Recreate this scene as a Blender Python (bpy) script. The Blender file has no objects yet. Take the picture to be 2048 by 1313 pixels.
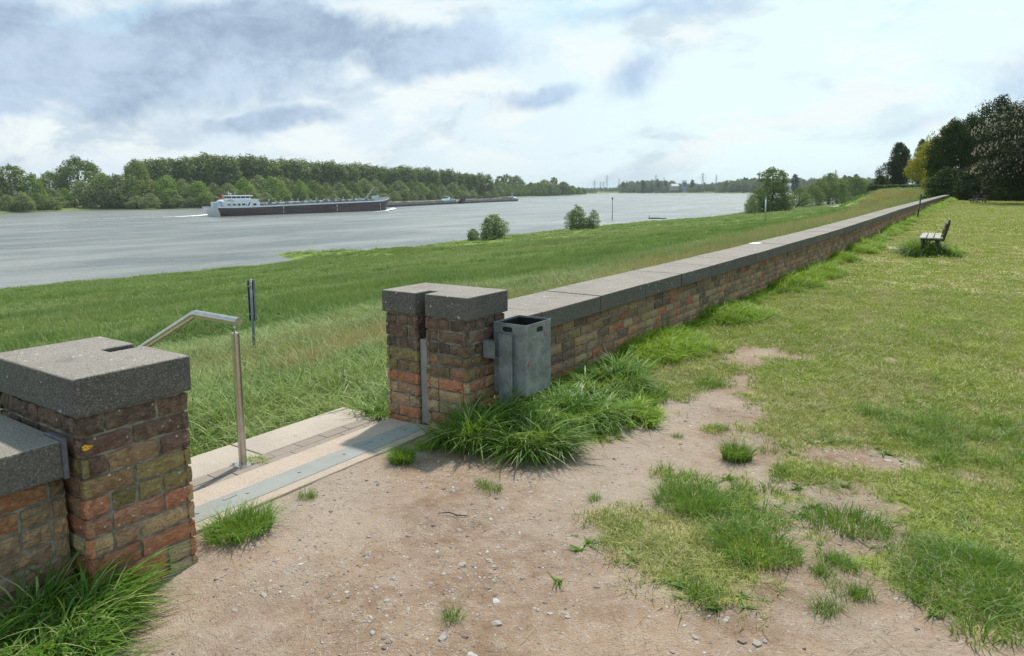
import bpy, bmesh, math, random
import numpy as np
from mathutils import Vector, Matrix
R = math.radians
scene = bpy.context.scene

# ------------------------------------------------------------------ camera
F_PX, CY = 1425.3, 573.6          # focal length and optical centre row, in photo pixels
ROLL, PITCH, YAW, EYE = -.0081, .1340, .6041, 1.65
_f = Vector((-math.sin(YAW) * math.cos(PITCH), math.cos(YAW) * math.cos(PITCH), -math.sin(PITCH)))
_r0 = Vector((math.cos(YAW), math.sin(YAW), 0)); _u0 = _r0.cross(_f)
_r = _r0 * math.cos(ROLL) + _u0 * math.sin(ROLL)
_u = _u0 * math.cos(ROLL) - _r0 * math.sin(ROLL)
cam_data = bpy.data.cameras.new('camera')
cam = bpy.data.objects.new('camera', cam_data)
scene.collection.objects.link(cam)
cam.matrix_world = Matrix(((_r.x, _u.x, -_f.x, 0), (_r.y, _u.y, -_f.y, 0), (_r.z, _u.z, -_f.z, EYE), (0, 0, 0, 1)))
cam_data.sensor_width = 36
cam_data.lens = 36 * F_PX / 2048
cam_data.shift_y = -(656.5 - CY) / 2048
cam_data.clip_start = 0.05
cam_data.clip_end = 12000
scene.camera = cam

# ------------------------------------------------------------------ light, exposure
SUN_EL, SUN_AZ = 56, 16          # azimuth measured from +Y towards -X
scene.view_settings.view_transform = 'Standard'
scene.view_settings.look = 'None'
scene.view_settings.exposure = 0.55
scene.view_settings.gamma = 1
sun_data = bpy.data.lights.new('sun', 'SUN')
sun_data.energy = 3.7
sun_data.angle = R(2.5)
sun_data.color = (1.0, 0.94, 0.83)
sun = bpy.data.objects.new('sun', sun_data)
scene.collection.objects.link(sun)
sd = Vector((-math.sin(R(SUN_AZ)) * math.cos(R(SUN_EL)), math.cos(R(SUN_AZ)) * math.cos(R(SUN_EL)), math.sin(R(SUN_EL))))
sun.rotation_euler = sd.to_track_quat('Z', 'Y').to_euler()
try:
    scene.cycles.max_bounces = 6
    scene.cycles.transparent_max_bounces = 6
    scene.cycles.diffuse_bounces = 3
    scene.cycles.glossy_bounces = 2
    scene.cycles.transmission_bounces = 2
    scene.cycles.sample_clamp_indirect = 6
except Exception:
    pass


class NT:
    """tiny node-tree helper"""
    def __init__(s, tree):
        s.t = tree

    def n(s, kind, ins=None, **props):
        nd = s.t.nodes.new(kind)
        for k, v in props.items():
            setattr(nd, k, v)
        for k, v in (ins or {}).items():
            s.put(nd.inputs[k], v)
        return nd

    def put(s, sock, v):
        if isinstance(v, bpy.types.NodeSocket):
            s.t.links.new(v, sock)
        elif isinstance(v, bpy.types.Node):
            s.t.links.new(v.outputs[0], sock)
        else:
            if isinstance(v, (tuple, list)) and len(v) == 3 and sock.type == 'RGBA':
                v = (*v, 1)
            sock.default_value = v

    def m(s, op, a, b=0.0, c=None, clamp=False):
        ins = {0: a, 1: b}
        if c is not None:
            ins[2] = c
        return s.n('ShaderNodeMath', ins, operation=op, use_clamp=clamp).outputs[0]

    def mix(s, f, a, b, blend='MIX'):
        nd = s.t.nodes.new('ShaderNodeMix')
        nd.data_type = 'RGBA'
        nd.blend_type = blend
        s.put(nd.inputs[0], f)
        s.put(nd.inputs[6], a)
        s.put(nd.inputs[7], b)
        return nd.outputs[2]

    def noise(s, vec, scale, detail=4, rough=0.5, dist=0.0, out=0):
        ins = {'Scale': scale, 'Detail': detail, 'Roughness': rough, 'Distortion': dist}
        if vec is not None:
            ins['Vector'] = vec
        return s.n('ShaderNodeTexNoise', ins).outputs[out]

    def ramp(s, f, lo, hi):
        return s.n('ShaderNodeMapRange', {0: f, 1: lo, 2: hi}, interpolation_type='SMOOTHSTEP', clamp=True).outputs[0]

    def sep(s, v):
        return s.n('ShaderNodeSeparateXYZ', {0: v}).outputs

    def vmul(s, v, xyz):
        return s.n('ShaderNodeVectorMath', {0: v, 1: xyz}, operation='MULTIPLY').outputs[0]

    def dot(s, v, xyz):
        return s.n('ShaderNodeVectorMath', {0: v, 1: xyz}, operation='DOT_PRODUCT').outputs['Value']


def heading(px, py):
    """direction from the viewpoint, for measuring where things stand"""
    return (_f * F_PX + _r * (px - 1024) + _u * (CY - py)).normalized()


def on_x(px, py, X):
    d = heading(px, py)
    return Vector((0, 0, EYE)) + d * (X / d.x)


def on_y(px, py, Y):
    d = heading(px, py)
    return Vector((0, 0, EYE)) + d * (Y / d.y)


def on_z(px, py, Z):
    d = heading(px, py)
    return Vector((0, 0, EYE)) + d * ((Z - EYE) / d.z)


# ------------------------------------------------------------------ sky: Nishita + cloud layers
world = bpy.data.worlds.new('World')
scene.world = world
world.use_nodes = True
wt = world.node_tree
wt.nodes.clear()
W = NT(wt)
co = W.n('ShaderNodeTexCoord').outputs['Generated']
sky = W.n('ShaderNodeTexSky', sky_type='NISHITA', sun_disc=False)
sky.sun_elevation = R(SUN_EL)
sky.sun_rotation = R(-SUN_AZ)
sky.air_density = 1.0
sky.dust_density = 1.5
sky.ozone_density = 1.0
dx, dy, dz = W.sep(co)[0:3]
den = W.m('ADD', W.m('MAXIMUM', dz, 0.0), 0.10)
cx = W.m('DIVIDE', dx, den)
cy = W.m('DIVIDE', dy, den)
cp = W.n('ShaderNodeCombineXYZ', {0: cx, 1: cy, 2: 0.0}).outputs[0]
fine = W.noise(co, 9.0, 7, 0.62, 0.3)
mid = W.noise(cp, 1.1, 6, 0.58, 0.4)
big = W.noise(cp, 0.45, 3, 0.5, 0.2)
# white cloud sheets, thicker towards the horizon
hor = W.ramp(dz, 0.34, 0.02)
sheet = W.noise(cp, 0.85, 9, 0.62, 0.6)
veil = W.ramp(W.m('ADD', sheet, W.m('ADD', W.m('MULTIPLY', hor, 0.30), 0.05)), 0.44, 0.66)
veil = W.m('MAXIMUM', W.m('MULTIPLY', veil, 0.92), W.m('ADD', W.m('MULTIPLY', hor, 0.55), 0.10))
# puffy cumulus texture low over the horizon
puff = W.ramp(W.noise(W.vmul(co, (5.0, 5.0, 13.0)), 1.0, 9, 0.62, 0.3), 0.47, 0.58)
# dark undersides: individual clouds at their own bearings
def cloud(px, py, wx, wy, tilt=0.0, rag=1.0, seed=0.0, hard=0.35):
    d = heading(px, py)
    r_ = d.cross(Vector((0, 0, 1))).normalized()
    u_ = r_.cross(d)
    c, s_ = math.cos(tilt), math.sin(tilt)
    r2 = r_ * c + u_ * s_
    u2 = u_ * c - r_ * s_
    a = W.m('DIVIDE', W.dot(cw, tuple(r2)), wx / F_PX)
    b = W.m('DIVIDE', W.dot(cw, tuple(u2)), wy / F_PX)
    front = W.m('GREATER_THAN', W.dot(co, tuple(d)), 0.2)
    q = W.m('SQRT', W.m('ADD', W.m('MULTIPLY', a, a), W.m('MULTIPLY', b, b)))
    v = W.m('ADD', W.m('SUBTRACT', 1.0, q), W.m('MULTIPLY', W.m('SUBTRACT', nzc, 0.5), 2.6 * rag))
    return W.m('MULTIPLY', W.ramp(v, -0.05, hard * 1.3), front), b


nzc = W.noise(co, 5.5, 12, 0.70, 0.25)
wv = W.n('ShaderNodeVectorMath', {0: W.n('ShaderNodeVectorMath', {0: W.noise(co, 3.2, 5, 0.6, 0.0, 1), 1: (.5, .5, .5)}, operation='SUBTRACT').outputs[0], 1: (.26, .26, .13)}, operation='MULTIPLY').outputs[0]
cw = W.n('ShaderNodeVectorMath', {0: co, 1: wv}, operation='ADD').outputs[0]
dark = None
under = None
for args in [(130, 130, 470, 108, 0.03, 0.46, 0.0, 0.3), (470, 60, 330, 80, 0.12, 0.55, 2.0, 0.3), (845, 85, 200, 66, 0.02, 0.5, 5.0, 0.3), (1075, 195, 110, 30, 0.15, 0.6, 8.0, 0.6),
             (1285, 160, 105, 65, 0.5, 0.65, 11.0, 0.7), (1830, 230, 110, 32, 0.30, 0.5, 14.0, 1.3), (1350, 8, 220, 34, 0.0, .6, 17.0, 0.7), (560, 250, 150, 26, 0.15, 0.6, 21.0, 0.5),
             (-260, 180, 300, 130, 0.0, .7, 24.0, .35), (2500, 60, 400, 120, 0.1, .8, 27.0, .5), (40, 225, 190, 26, 0, .6, 31.0, .5), (40, 20, 200, 40, .1, .8, 35.0, .5)]:
    m_, b_ = cloud(*args)
    dark = m_ if dark is None else W.m('MAXIMUM', dark, m_)
bg_sky = W.n('ShaderNodeBackground', {'Color': W.mix(0.55, sky.outputs[0], (3.7, 7.4, 9.4)), 'Strength': 0.080})
white = W.mix(W.ramp(dx, -0.85, -0.25), (0.54, 0.61, 0.665), (0.60, 0.715, 0.725))
shade_ = W.ramp(W.noise(W.vmul(co, (4.0, 4.0, 10.0)), 1.0, 8, 0.6, 0.4), 0.50, 0.64)
white = W.mix(W.m('MULTIPLY', shade_, W.m('ADD', 0.25, W.m('MULTIPLY', W.ramp(dx, 0.1, -0.6), 0.5))), white, (0.37, 0.44, 0.52))
white = W.mix(W.m('MULTIPLY', puff, W.m('MULTIPLY', W.ramp(dz, 0.01, 0.06), W.ramp(dz, 0.42, 0.15))), white, (0.65, 0.685, 0.68))
gn = W.noise(W.vmul(co, (7.0, 7.0, 12.0)), 1.0, 10, 0.66, 0.2)
grey = W.mix(W.ramp(gn, 0.34, 0.64), (0.225, 0.300, 0.405), (0.375, 0.465, 0.585))
grey = W.mix(W.m('MULTIPLY', W.ramp(dx, -0.78, -0.42), .85), grey, W.mix(W.ramp(gn, .36, .62), (0.31, 0.42, 0.57), (0.43, 0.54, 0.65)))
cl_bg = W.n('ShaderNodeBackground', {'Color': W.mix(W.m('MULTIPLY', dark, 0.95), white, grey), 'Strength': 1.0})
cover = W.m('MAXIMUM', veil, dark)
mixs = W.n('ShaderNodeMixShader', {0: cover, 1: bg_sky.outputs[0], 2: cl_bg.outputs[0]})
# below the horizon: plain dull ground light
gnd = W.n('ShaderNodeBackground', {'Color': (0.12, 0.14, 0.10), 'Strength': 1.0})
fin = W.n('ShaderNodeMixShader', {0: W.m('LESS_THAN', dz, -0.03), 1: mixs.outputs[0], 2: gnd.outputs[0]})
W.n('ShaderNodeOutputWorld', {0: fin.outputs[0]})
world.cycles.sampling_method = 'MANUAL'
world.cycles.sample_map_resolution = 512


# ------------------------------------------------------------------ object helpers
def link(o):
    scene.collection.objects.link(o)
    return o


def tag(o, label=None, cat=None, group=None, kind=None):
    if label: o['label'] = label
    if cat: o['category'] = cat
    if group: o['group'] = group
    if kind: o['kind'] = kind
    return o


def empty(name, loc=(0, 0, 0), rz=0, label=None, cat=None, group=None):
    o = link(bpy.data.objects.new(name, None))
    o.empty_display_size = 0.2
    o.location = loc
    o.rotation_euler = (0, 0, rz)
    return tag(o, label, cat, group)


def meshobj(name, me, mat=None, parent=None, smooth=False, loc=None):
    o = link(bpy.data.objects.new(name, me))
    if mat is not None and not me.materials:
        for m_ in (mat if isinstance(mat, (list, tuple)) else [mat]):
            me.materials.append(m_)
    if smooth:
        me.polygons.foreach_set('use_smooth', [True] * len(me.polygons))
    if parent: o.parent = parent
    if loc is not None: o.location = loc
    return o


def quadmesh(name, V, F, smooth=False, col=None):
    """fast mesh: V (n,3), F (m,k) all faces with k corners"""
    V = np.asarray(V, np.float32)
    F = np.asarray(F, np.int32)
    k = F.shape[1]
    me = bpy.data.meshes.new(name)
    me.vertices.add(len(V)); me.vertices.foreach_set('co', V.ravel())
    me.loops.add(F.size); me.loops.foreach_set('vertex_index', F.ravel())
    me.polygons.add(len(F))
    me.polygons.foreach_set('loop_start', np.arange(0, F.size, k, dtype=np.int32))
    if smooth: me.polygons.foreach_set('use_smooth', np.ones(len(F), bool))
    me.update(calc_edges=True)
    if col is not None:
        c = np.asarray(col, np.float32)
        if c.ndim == 1: c = np.stack([c, c, c], 1)
        c4 = np.concatenate([c, np.ones((len(c), 1), np.float32)], 1)
        a = me.color_attributes.new('Col', 'FLOAT_COLOR', 'POINT')
        a.data.foreach_set('color', c4.ravel())
    return me


class MB:
    """collects boxes, tubes, prisms into one mesh"""
    def __init__(s): s.v = []; s.f = []; s.c = []

    def add(s, vs, fs, col=None):
        b = len(s.v); s.v += [tuple(v) for v in vs]; s.f += [tuple(i + b for i in f) for f in fs]
        s.c += [col or (1, 1, 1)] * len(vs)
        return s

    def box(s, lo, hi, col=None, jit=0, M=None):
        vs = [Vector((x, y, z)) for z in (lo[2], hi[2]) for y in (lo[1], hi[1]) for x in (lo[0], hi[0])]
        if jit: vs = [v + Vector([random.uniform(-jit, jit) for _ in range(3)]) for v in vs]
        if M: vs = [M @ v for v in vs]
        return s.add(vs, [(0, 2, 3, 1), (4, 5, 7, 6), (0, 1, 5, 4), (2, 6, 7, 3), (0, 4, 6, 2), (1, 3, 7, 5)], col)

    def tube(s, pts, r, seg=8, caps=True, col=None):
        pts = [Vector(p) for p in pts]
        rs = r if isinstance(r, (list, tuple)) else [r] * len(pts)
        vs, fs = [], []
        for i, p in enumerate(pts):
            a = pts[max(i - 1, 0)]; b = pts[min(i + 1, len(pts) - 1)]
            d = (b - a).normalized()
            x = d.cross(Vector((0, 0, 1)))
            if x.length < 1e-3: x = Vector((1, 0, 0))
            x.normalize(); y = d.cross(x)
            for k in range(seg):
                t = 2 * math.pi * k / seg
                vs.append(p + (x * math.cos(t) + y * math.sin(t)) * rs[i])
        for i in range(len(pts) - 1):
            for k in range(seg):
                k2 = (k + 1) % seg
                fs.append((i * seg + k, i * seg + k2, (i + 1) * seg + k2, (i + 1) * seg + k))
        if caps:
            fs.append(tuple(range(seg))[::-1]); fs.append(tuple(range((len(pts) - 1) * seg, len(pts) * seg)))
        return s.add(vs, fs, col)

    def prism(s, poly, z0, z1, col=None):
        n = len(poly)
        vs = [(x, y, z0) for x, y in poly] + [(x, y, z1) for x, y in poly]
        fs = [tuple(range(n))[::-1], tuple(range(n, 2 * n))] + [(i, (i + 1) % n, n + (i + 1) % n, n + i) for i in range(n)]
        return s.add(vs, fs, col)

    def raised(s, f): s.v = [(x, y, z + f(y)) for x, y, z in s.v]; return s

    def build(s, name, mat=None, parent=None, smooth=False, loc=None, bevel=0, col=False, seg=2):
        me = bpy.data.meshes.new(name)
        me.from_pydata(s.v, [], s.f)
        bm = bmesh.new(); bm.from_mesh(me); bmesh.ops.recalc_face_normals(bm, faces=bm.faces); bm.to_mesh(me); bm.free()
        if col:
            a = me.color_attributes.new('Col', 'FLOAT_COLOR', 'POINT')
            a.data.foreach_set('color', np.array([(*c, 1) for c in s.c], np.float32).ravel())
        o = meshobj(name, me, mat, parent, smooth, loc)
        if bevel:
            b = o.modifiers.new('bevel', 'BEVEL'); b.width = bevel; b.segments = seg; b.limit_method = 'ANGLE'
        return o


def vnoise(x, y, scale, seed=0, octaves=3):
    """numpy value noise, 0..1"""
    x = np.asarray(x, float) * scale; y = np.asarray(y, float) * scale
    tot = 0; amp = 1; out = 0
    for o_ in range(octaves):
        xi = np.floor(x).astype(np.int64); yi = np.floor(y).astype(np.int64)
        xf = x - xi; yf = y - yi
        xf = xf * xf * (3 - 2 * xf); yf = yf * yf * (3 - 2 * yf)
        def h(a, b):
            n = (a * 374761393 + b * 668265263 + (seed + o_ * 17) * 1442695041) & 0xFFFFFFFF
            n = ((n ^ (n >> 13)) * 1274126177) & 0xFFFFFFFF
            return ((n ^ (n >> 16)) & 0xFFFF) / 65535.0
        v = (h(xi, yi) * (1 - xf) + h(xi + 1, yi) * xf) * (1 - yf) + (h(xi, yi + 1) * (1 - xf) + h(xi + 1, yi + 1) * xf) * yf
        out = out + v * amp; tot += amp; amp *= .5; x = x * 2.03; y = y * 2.03
    return out / tot


def sstep(x, a, b):
    t = np.clip((np.asarray(x, float) - a) / (b - a), 0, 1)
    return t * t * (3 - 2 * t)


# ------------------------------------------------------------------ materials
def material(name):
    m_ = bpy.data.materials.new(name); m_.use_nodes = True
    t = m_.node_tree; t.nodes.clear()
    return m_, NT(t)


def finish(N, bsdf, disp=None):
    o = N.n('ShaderNodeOutputMaterial', {0: bsdf.outputs[0] if isinstance(bsdf, bpy.types.Node) else bsdf})
    return o


def principled(N, color, rough=0.7, metal=0.0, spec=0.3, bump=None, bstr=0.3, bdist=0.01):
    ins = {'Base Color': color, 'Roughness': rough, 'Metallic': metal, 'Specular IOR Level': spec}
    if bump is not None:
        ins['Normal'] = N.n('ShaderNodeBump', {'Height': bump, 'Strength': bstr, 'Distance': bdist}).outputs[0]
    return N.n('ShaderNodeBsdfPrincipled', ins)


def simple(name, color, rough=0.6, metal=0.0, var=0.15, scale=3.0, spec=0.3, detail=5):
    m_, N = material(name)
    p = N.n('ShaderNodeTexCoord').outputs['Object']
    n_ = N.noise(p, scale, detail, 0.6)
    dk = tuple(c * (1 - var * 1.6) for c in color); lt = tuple(min(1, c * (1 + var)) for c in color)
    finish(N, principled(N, N.mix(N.ramp(n_, 0.3, 0.7), dk, lt), rough, metal, spec, n_, 0.15, 0.01))
    return m_


def foliage(name, dark_, light_, accent=None, transl=0.35, gloss=0.5, nscale=0.6, accent_amt=0.15, tip=None, zones=False, streaks=None, glow=(0.22, 0.30, 0.03)):
    """leaf or blade: colour varies per plant, per place and from root to tip (attribute Col)"""
    m_, N = material(name)
    pos = N.n('ShaderNodeNewGeometry').outputs['Position']
    oi = N.n('ShaderNodeObjectInfo').outputs['Random']
    n1 = N.noise(pos, nscale, 3, 0.6)
    att = N.n('ShaderNodeAttribute', attribute_name='Col').outputs['Color']
    a = N.sep(att)
    f = N.m('ADD', N.m('MULTIPLY', N.ramp(n1, 0.3, 0.7), 0.5), N.m('ADD', N.m('MULTIPLY', oi, 0.25), N.m('MULTIPLY', a[1], 0.35)), clamp=True)
    c = N.mix(f, dark_, light_)
    if streaks:
        st_ = N.m('ADD', N.m('MULTIPLY', N.noise(N.vmul(pos, (1.5, .13, 1)), 1.0, 5, .62, .4), .6), N.m('MULTIPLY', N.noise(pos, 1.0, 5, .65), .5))
        c = N.mix(N.m('MULTIPLY', N.ramp(st_, .53, .66), 0.75), c, streaks)
        c = N.mix(N.m('MULTIPLY', N.ramp(st_, .51, .40), 0.7), c, tuple(q_ * .55 for q_ in light_))
    if zones:
        px_, py_ = N.sep(pos)[0:2]
        bend = N.m('MULTIPLY', N.m('MAXIMUM', N.m('SUBTRACT', py_, 18.0), 0.0), 0.031)
        u_ = N.m('SUBTRACT', N.m('MULTIPLY', px_, -1.0), N.m('ADD', bend, 3.6))
        wob = N.m('MULTIPLY', N.m('SUBTRACT', N.noise(pos, .12, 3), .5), 5.0)
        u_ = N.m('ADD', u_, wob)
        lush = N.m('MULTIPLY', N.ramp(u_, 11.5, 13.0), N.ramp(u_, 24.0, 17.0))
        c = N.mix(N.m('MULTIPLY', lush, 0.75), c, (0.075, 0.185, 0.015))
        seed_ = N.m('MULTIPLY', N.m('MULTIPLY', N.ramp(u_, 3.0, 7.0), N.ramp(u_, 12.5, 11.0)), N.ramp(a[0], .3, .8))
        c = N.mix(N.m('MULTIPLY', seed_, 0.45), c, (0.31, 0.34, 0.17))
        patch = N.noise(N.vmul(pos, (.30, .13, 1)), 1.0, 5, .65, .5)
        c = N.mix(N.m('MULTIPLY', N.ramp(patch, .50, .36), 0.55), c, (0.055, 0.135, 0.014))
        c = N.mix(N.m('MULTIPLY', N.ramp(patch, .50, .66), 0.6), c, (0.32, 0.37, 0.11))
        far2 = N.m('MULTIPLY', N.ramp(u_, 24, 34), N.ramp(N.noise(N.vmul(pos, (.06, .02, 1)), 1.0, 4, .6), .42, .62))
        c = N.mix(N.m('MULTIPLY', far2, 0.5), c, (0.26, 0.27, 0.12))
    if accent:
        c = N.mix(N.m('MULTIPLY', N.m('GREATER_THAN', a[2], 1 - accent_amt), 0.85), c, accent)
    if tip:
        c = N.mix(N.m('MULTIPLY', N.ramp(a[0], 0.55, 1.0), 0.8), c, tip)
    p = principled(N, c, gloss, 0, 0.25)
    tr = N.n('ShaderNodeBsdfTranslucent', {'Color': N.mix(0.6, c, glow, 'MIX') if not tip else c})
    finish(N, N.n('ShaderNodeMixShader', {0: transl, 1: p.outputs[0], 2: tr.outputs[0]}))
    return m_


def stone_mat(name, top, side, speck=0.5, scale=1.0, lichen=True):
    m_, N = material(name)
    g = N.n('ShaderNodeNewGeometry'); pos = g.outputs['Position']
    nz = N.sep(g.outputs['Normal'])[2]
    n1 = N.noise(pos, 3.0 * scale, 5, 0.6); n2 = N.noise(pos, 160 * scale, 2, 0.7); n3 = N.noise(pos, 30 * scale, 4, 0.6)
    base = N.mix(N.ramp(nz, 0.35, 0.85), side, top)  # upright sides painted darker than tops, deepening their shade
    base = N.mix(N.m('MULTIPLY', N.ramp(n1, 0.35, 0.7), 0.4), base, tuple(c * 0.62 for c in top))
    base = N.mix(N.m('MULTIPLY', N.ramp(n2, 0.52, 0.62), speck), base, tuple(c * 0.35 for c in side))
    base = N.mix(N.m('MULTIPLY', N.ramp(n2, 0.42, 0.36), speck * .8), base, tuple(min(1, c * 1.5) for c in top))
    if lichen:
        v = N.n('ShaderNodeTexVoronoi', {'Vector': pos, 'Scale': 21.0 * scale, 'Randomness': 1.0})
        spot = N.m('MULTIPLY', N.m('LESS_THAN', N.m('ADD', v.outputs['Distance'], N.m('MULTIPLY', n3, 0.12)), 0.19), N.m('GREATER_THAN', N.sep(v.outputs['Color'])[0], 0.62))
        base = N.mix(N.m('MULTIPLY', spot, 0.85), base, (0.50, 0.50, 0.44))
        base = N.mix(N.m('MULTIPLY', N.ramp(N.noise(N.vmul(pos, (6, 6, 1.2)), 1.0, 5, .65), .55, .72), .55), base, tuple(c * .45 for c in top))
        drop = N.m('MULTIPLY', N.ramp(N.noise(pos, 9, 4, .6, .8), .70, .74), N.ramp(nz, .5, .9))
        base = N.mix(N.m('MULTIPLY', drop, .7), base, (.52, .50, .46))
        big_ = N.ramp(N.noise(pos, 7 * scale, 3), 0.62, 0.70)
        base = N.mix(N.m('MULTIPLY', big_, 0.25), base, (0.16, 0.17, 0.10))
    h_ = N.m('ADD', N.m('MULTIPLY', n2, 0.6), n3)
    finish(N, principled(N, base, 0.85, 0, 0.25, h_, 0.7, 0.006))
    return m_


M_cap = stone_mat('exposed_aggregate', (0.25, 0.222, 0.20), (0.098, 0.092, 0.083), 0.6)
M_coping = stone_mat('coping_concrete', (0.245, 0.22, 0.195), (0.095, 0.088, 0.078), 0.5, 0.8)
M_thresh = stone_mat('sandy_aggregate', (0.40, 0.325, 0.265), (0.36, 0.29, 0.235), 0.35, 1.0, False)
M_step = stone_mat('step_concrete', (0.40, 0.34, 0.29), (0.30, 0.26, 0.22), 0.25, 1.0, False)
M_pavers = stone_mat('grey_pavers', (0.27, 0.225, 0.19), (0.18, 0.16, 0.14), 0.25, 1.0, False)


def brick_mat():
    m_, N = material('old_brick')
    g = N.n('ShaderNodeNewGeometry'); pos = g.outputs['Position']
    att = N.n('ShaderNodeAttribute', attribute_name='Col').outputs['Color']
    n1 = N.noise(pos, 16, 6, 0.68, 0.6); n2 = N.noise(pos, 90, 4, 0.7); n3 = N.noise(pos, 5, 4, 0.6)
    cr = N.noise(N.vmul(pos, (1, 1, 1.8)), 20, 6, 0.72, 1.6)
    c = N.mix(N.m('MULTIPLY', N.ramp(n1, 0.40, 0.66), 0.45), att, N.mix(0.5, att, (0.46, 0.35, 0.23)))
    c = N.mix(N.m('MULTIPLY', N.ramp(n1, 0.42, 0.28), 0.5), c, (0.10, 0.06, 0.04))
    c = N.mix(N.m('MULTIPLY', N.ramp(cr, 0.40, 0.32), 0.7), c, (0.04, 0.03, 0.022))
    c = N.mix(N.m('MULTIPLY', N.ramp(n2, 0.58, 0.70), 0.4), c, (0.08, 0.06, 0.045))
    c = N.mix(N.m('MULTIPLY', N.ramp(n3, 0.58, 0.72), 0.45), c, (0.17, 0.15, 0.055))
    v = N.n('ShaderNodeTexVoronoi', {'Vector': pos, 'Scale': 34.0})
    spot = N.m('MULTIPLY', N.m('LESS_THAN', N.m('ADD', v.outputs['Distance'], N.m('MULTIPLY', n2, .2)), 0.26), N.m('GREATER_THAN', N.sep(v.outputs['Color'])[0], 0.88))
    c = N.mix(N.m('MULTIPLY', spot, 0.8), c, (0.5, 0.48, 0.4))
    h_ = N.m('ADD', N.m('MULTIPLY', N.ramp(cr, 0.3, 0.55), 0.8), N.m('ADD', n1, N.m('MULTIPLY', n2, 0.35)))
    finish(N, principled(N, c, 0.85, 0, 0.2, h_, 0.75, 0.009))
    return m_


M_brick = brick_mat()
M_mortar = simple('lime_mortar', (0.20, 0.182, 0.15), 0.95, 0, 0.35, 14)
M_steel = simple('brushed_steel', (0.52, 0.49, 0.45), 0.32, 1.0, 0.08, 30)
M_chan = simple('channel_steel', (0.25, 0.248, 0.24), 0.6, 0.0, 0.1, 9)
M_plate = simple('sill_plate_steel', (0.255, 0.26, 0.25), 0.9, 0.0, 0.06, 5, 0.08)


def galv():
    m_, N = material('galvanised_sheet')
    p = N.n('ShaderNodeTexCoord').outputs['Object']
    n1 = N.noise(p, 9, 5, 0.6, 0.5); v = N.n('ShaderNodeTexVoronoi', {'Vector': p, 'Scale': 45.0}).outputs['Color']
    c = N.mix(N.ramp(n1, 0.3, 0.72), (0.13, 0.142, 0.150), (0.25, 0.268, 0.278))
    c = N.mix(N.m('MULTIPLY', N.sep(v)[0], 0.22), c, (0.38, 0.42, 0.44))
    st = N.ramp(N.noise(N.vmul(p, (14, 14, 3)), 1.0, 5, 0.6), 0.62, 0.75)
    c = N.mix(N.m('MULTIPLY', st, 0.65), c, (0.09, 0.095, 0.095))
    finish(N, principled(N, c, 0.5, 0.35, 0.4, n1, 0.1, 0.002))
    return m_


M_galv = galv()
M_red = simple('red_paint_mark', (0.42, 0.05, 0.05), 0.7, 0, 0.3, 60)
M_wood = simple('weathered_plank', (0.33, 0.315, 0.29), 0.8, 0, 0.25, 12)
M_darkwood = simple('dark_timber', (0.055, 0.045, 0.045), 0.7, 0, 0.3, 8)
M_bark = simple('bark', (0.065, 0.052, 0.04), 0.95, 0, 0.35, 4)
M_white = simple('white_ship_paint', (0.74, 0.76, 0.80), 0.4, 0, 0.05, 0.5)
M_hull = None


def hull_mat():
    m_, N = material('rusty_brown_hull')
    p = N.n('ShaderNodeTexCoord').outputs['Object']
    n1 = N.noise(N.vmul(p, (0.3, 0.12, 2.6)), 1.0, 6, 0.65)
    n2 = N.noise(N.vmul(p, (1, 1.6, 0.25)), 1.0, 4, 0.7)
    c = N.mix(N.ramp(n1, 0.36, 0.66), (0.048, 0.032, 0.034), (0.105, 0.075, 0.078))
    c = N.mix(N.m('MULTIPLY', N.ramp(n2, 0.55, 0.75), 0.35), c, (0.18, 0.15, 0.14))
    finish(N, principled(N, c, 0.5, 0, 0.3, n1, 0.2, 0.03))
    return m_


M_hull = hull_mat()
M_glassdark = simple('dark_window_glass', (0.03, 0.035, 0.045), 0.15, 0, 0.1, 1, 0.6)
M_deckgrey = simple('deck_grey_paint', (0.23, 0.25, 0.27), 0.6, 0, 0.3, 0.4)
M_flag = simple('red_flag_cloth', (0.62, 0.04, 0.03), 0.8)
M_blueplate = simple('dark_blue_sign_back', (0.018, 0.03, 0.045), 0.5, 0.2, 0.2, 6)
M_pylon = simple('pylon_grey', (0.24, 0.27, 0.29), 0.7)

# ------------------------------------------------------------------ terrain
WATER = -8.35
SHORE = [(-80, -91), (0, -89), (31, -88.2), (46, -85.8), (64, -84.6), (69, -87), (73, -97.5), (78, -99.5), (82, -90), (87, -86.8), (118, -92.0), (179, -93.3), (212, -93.4), (222, -89), (255, -87), (315, -93.4), (430, -96), (900, -108), (2400, -140)]
PROF = [(0, -.07), (.4, -.10), (.62, -.17), (4.4, -.86), (8.4, -1.50), (11.4, -1.93), (13, -2.35), (14.8, -2.74), (17, -2.92), (24, -3.5), (36, -4.6), (50, -6.0), (66, -7.3), (76, -7.95), (82, -8.35), (90, -9.2)]


def wx(y):
    """how far the wall has swung towards the river at distance y"""
    return np.interp(y, [-50, 5, 8.7, 10.8, 13.9, 18.4, 27, 36, 60, 86, 110, 200], [0, 0, -.03, -.05, -.10, -.20, -.50, -.85, -1.6, -2.32, -2.85, -5.4])


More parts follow.
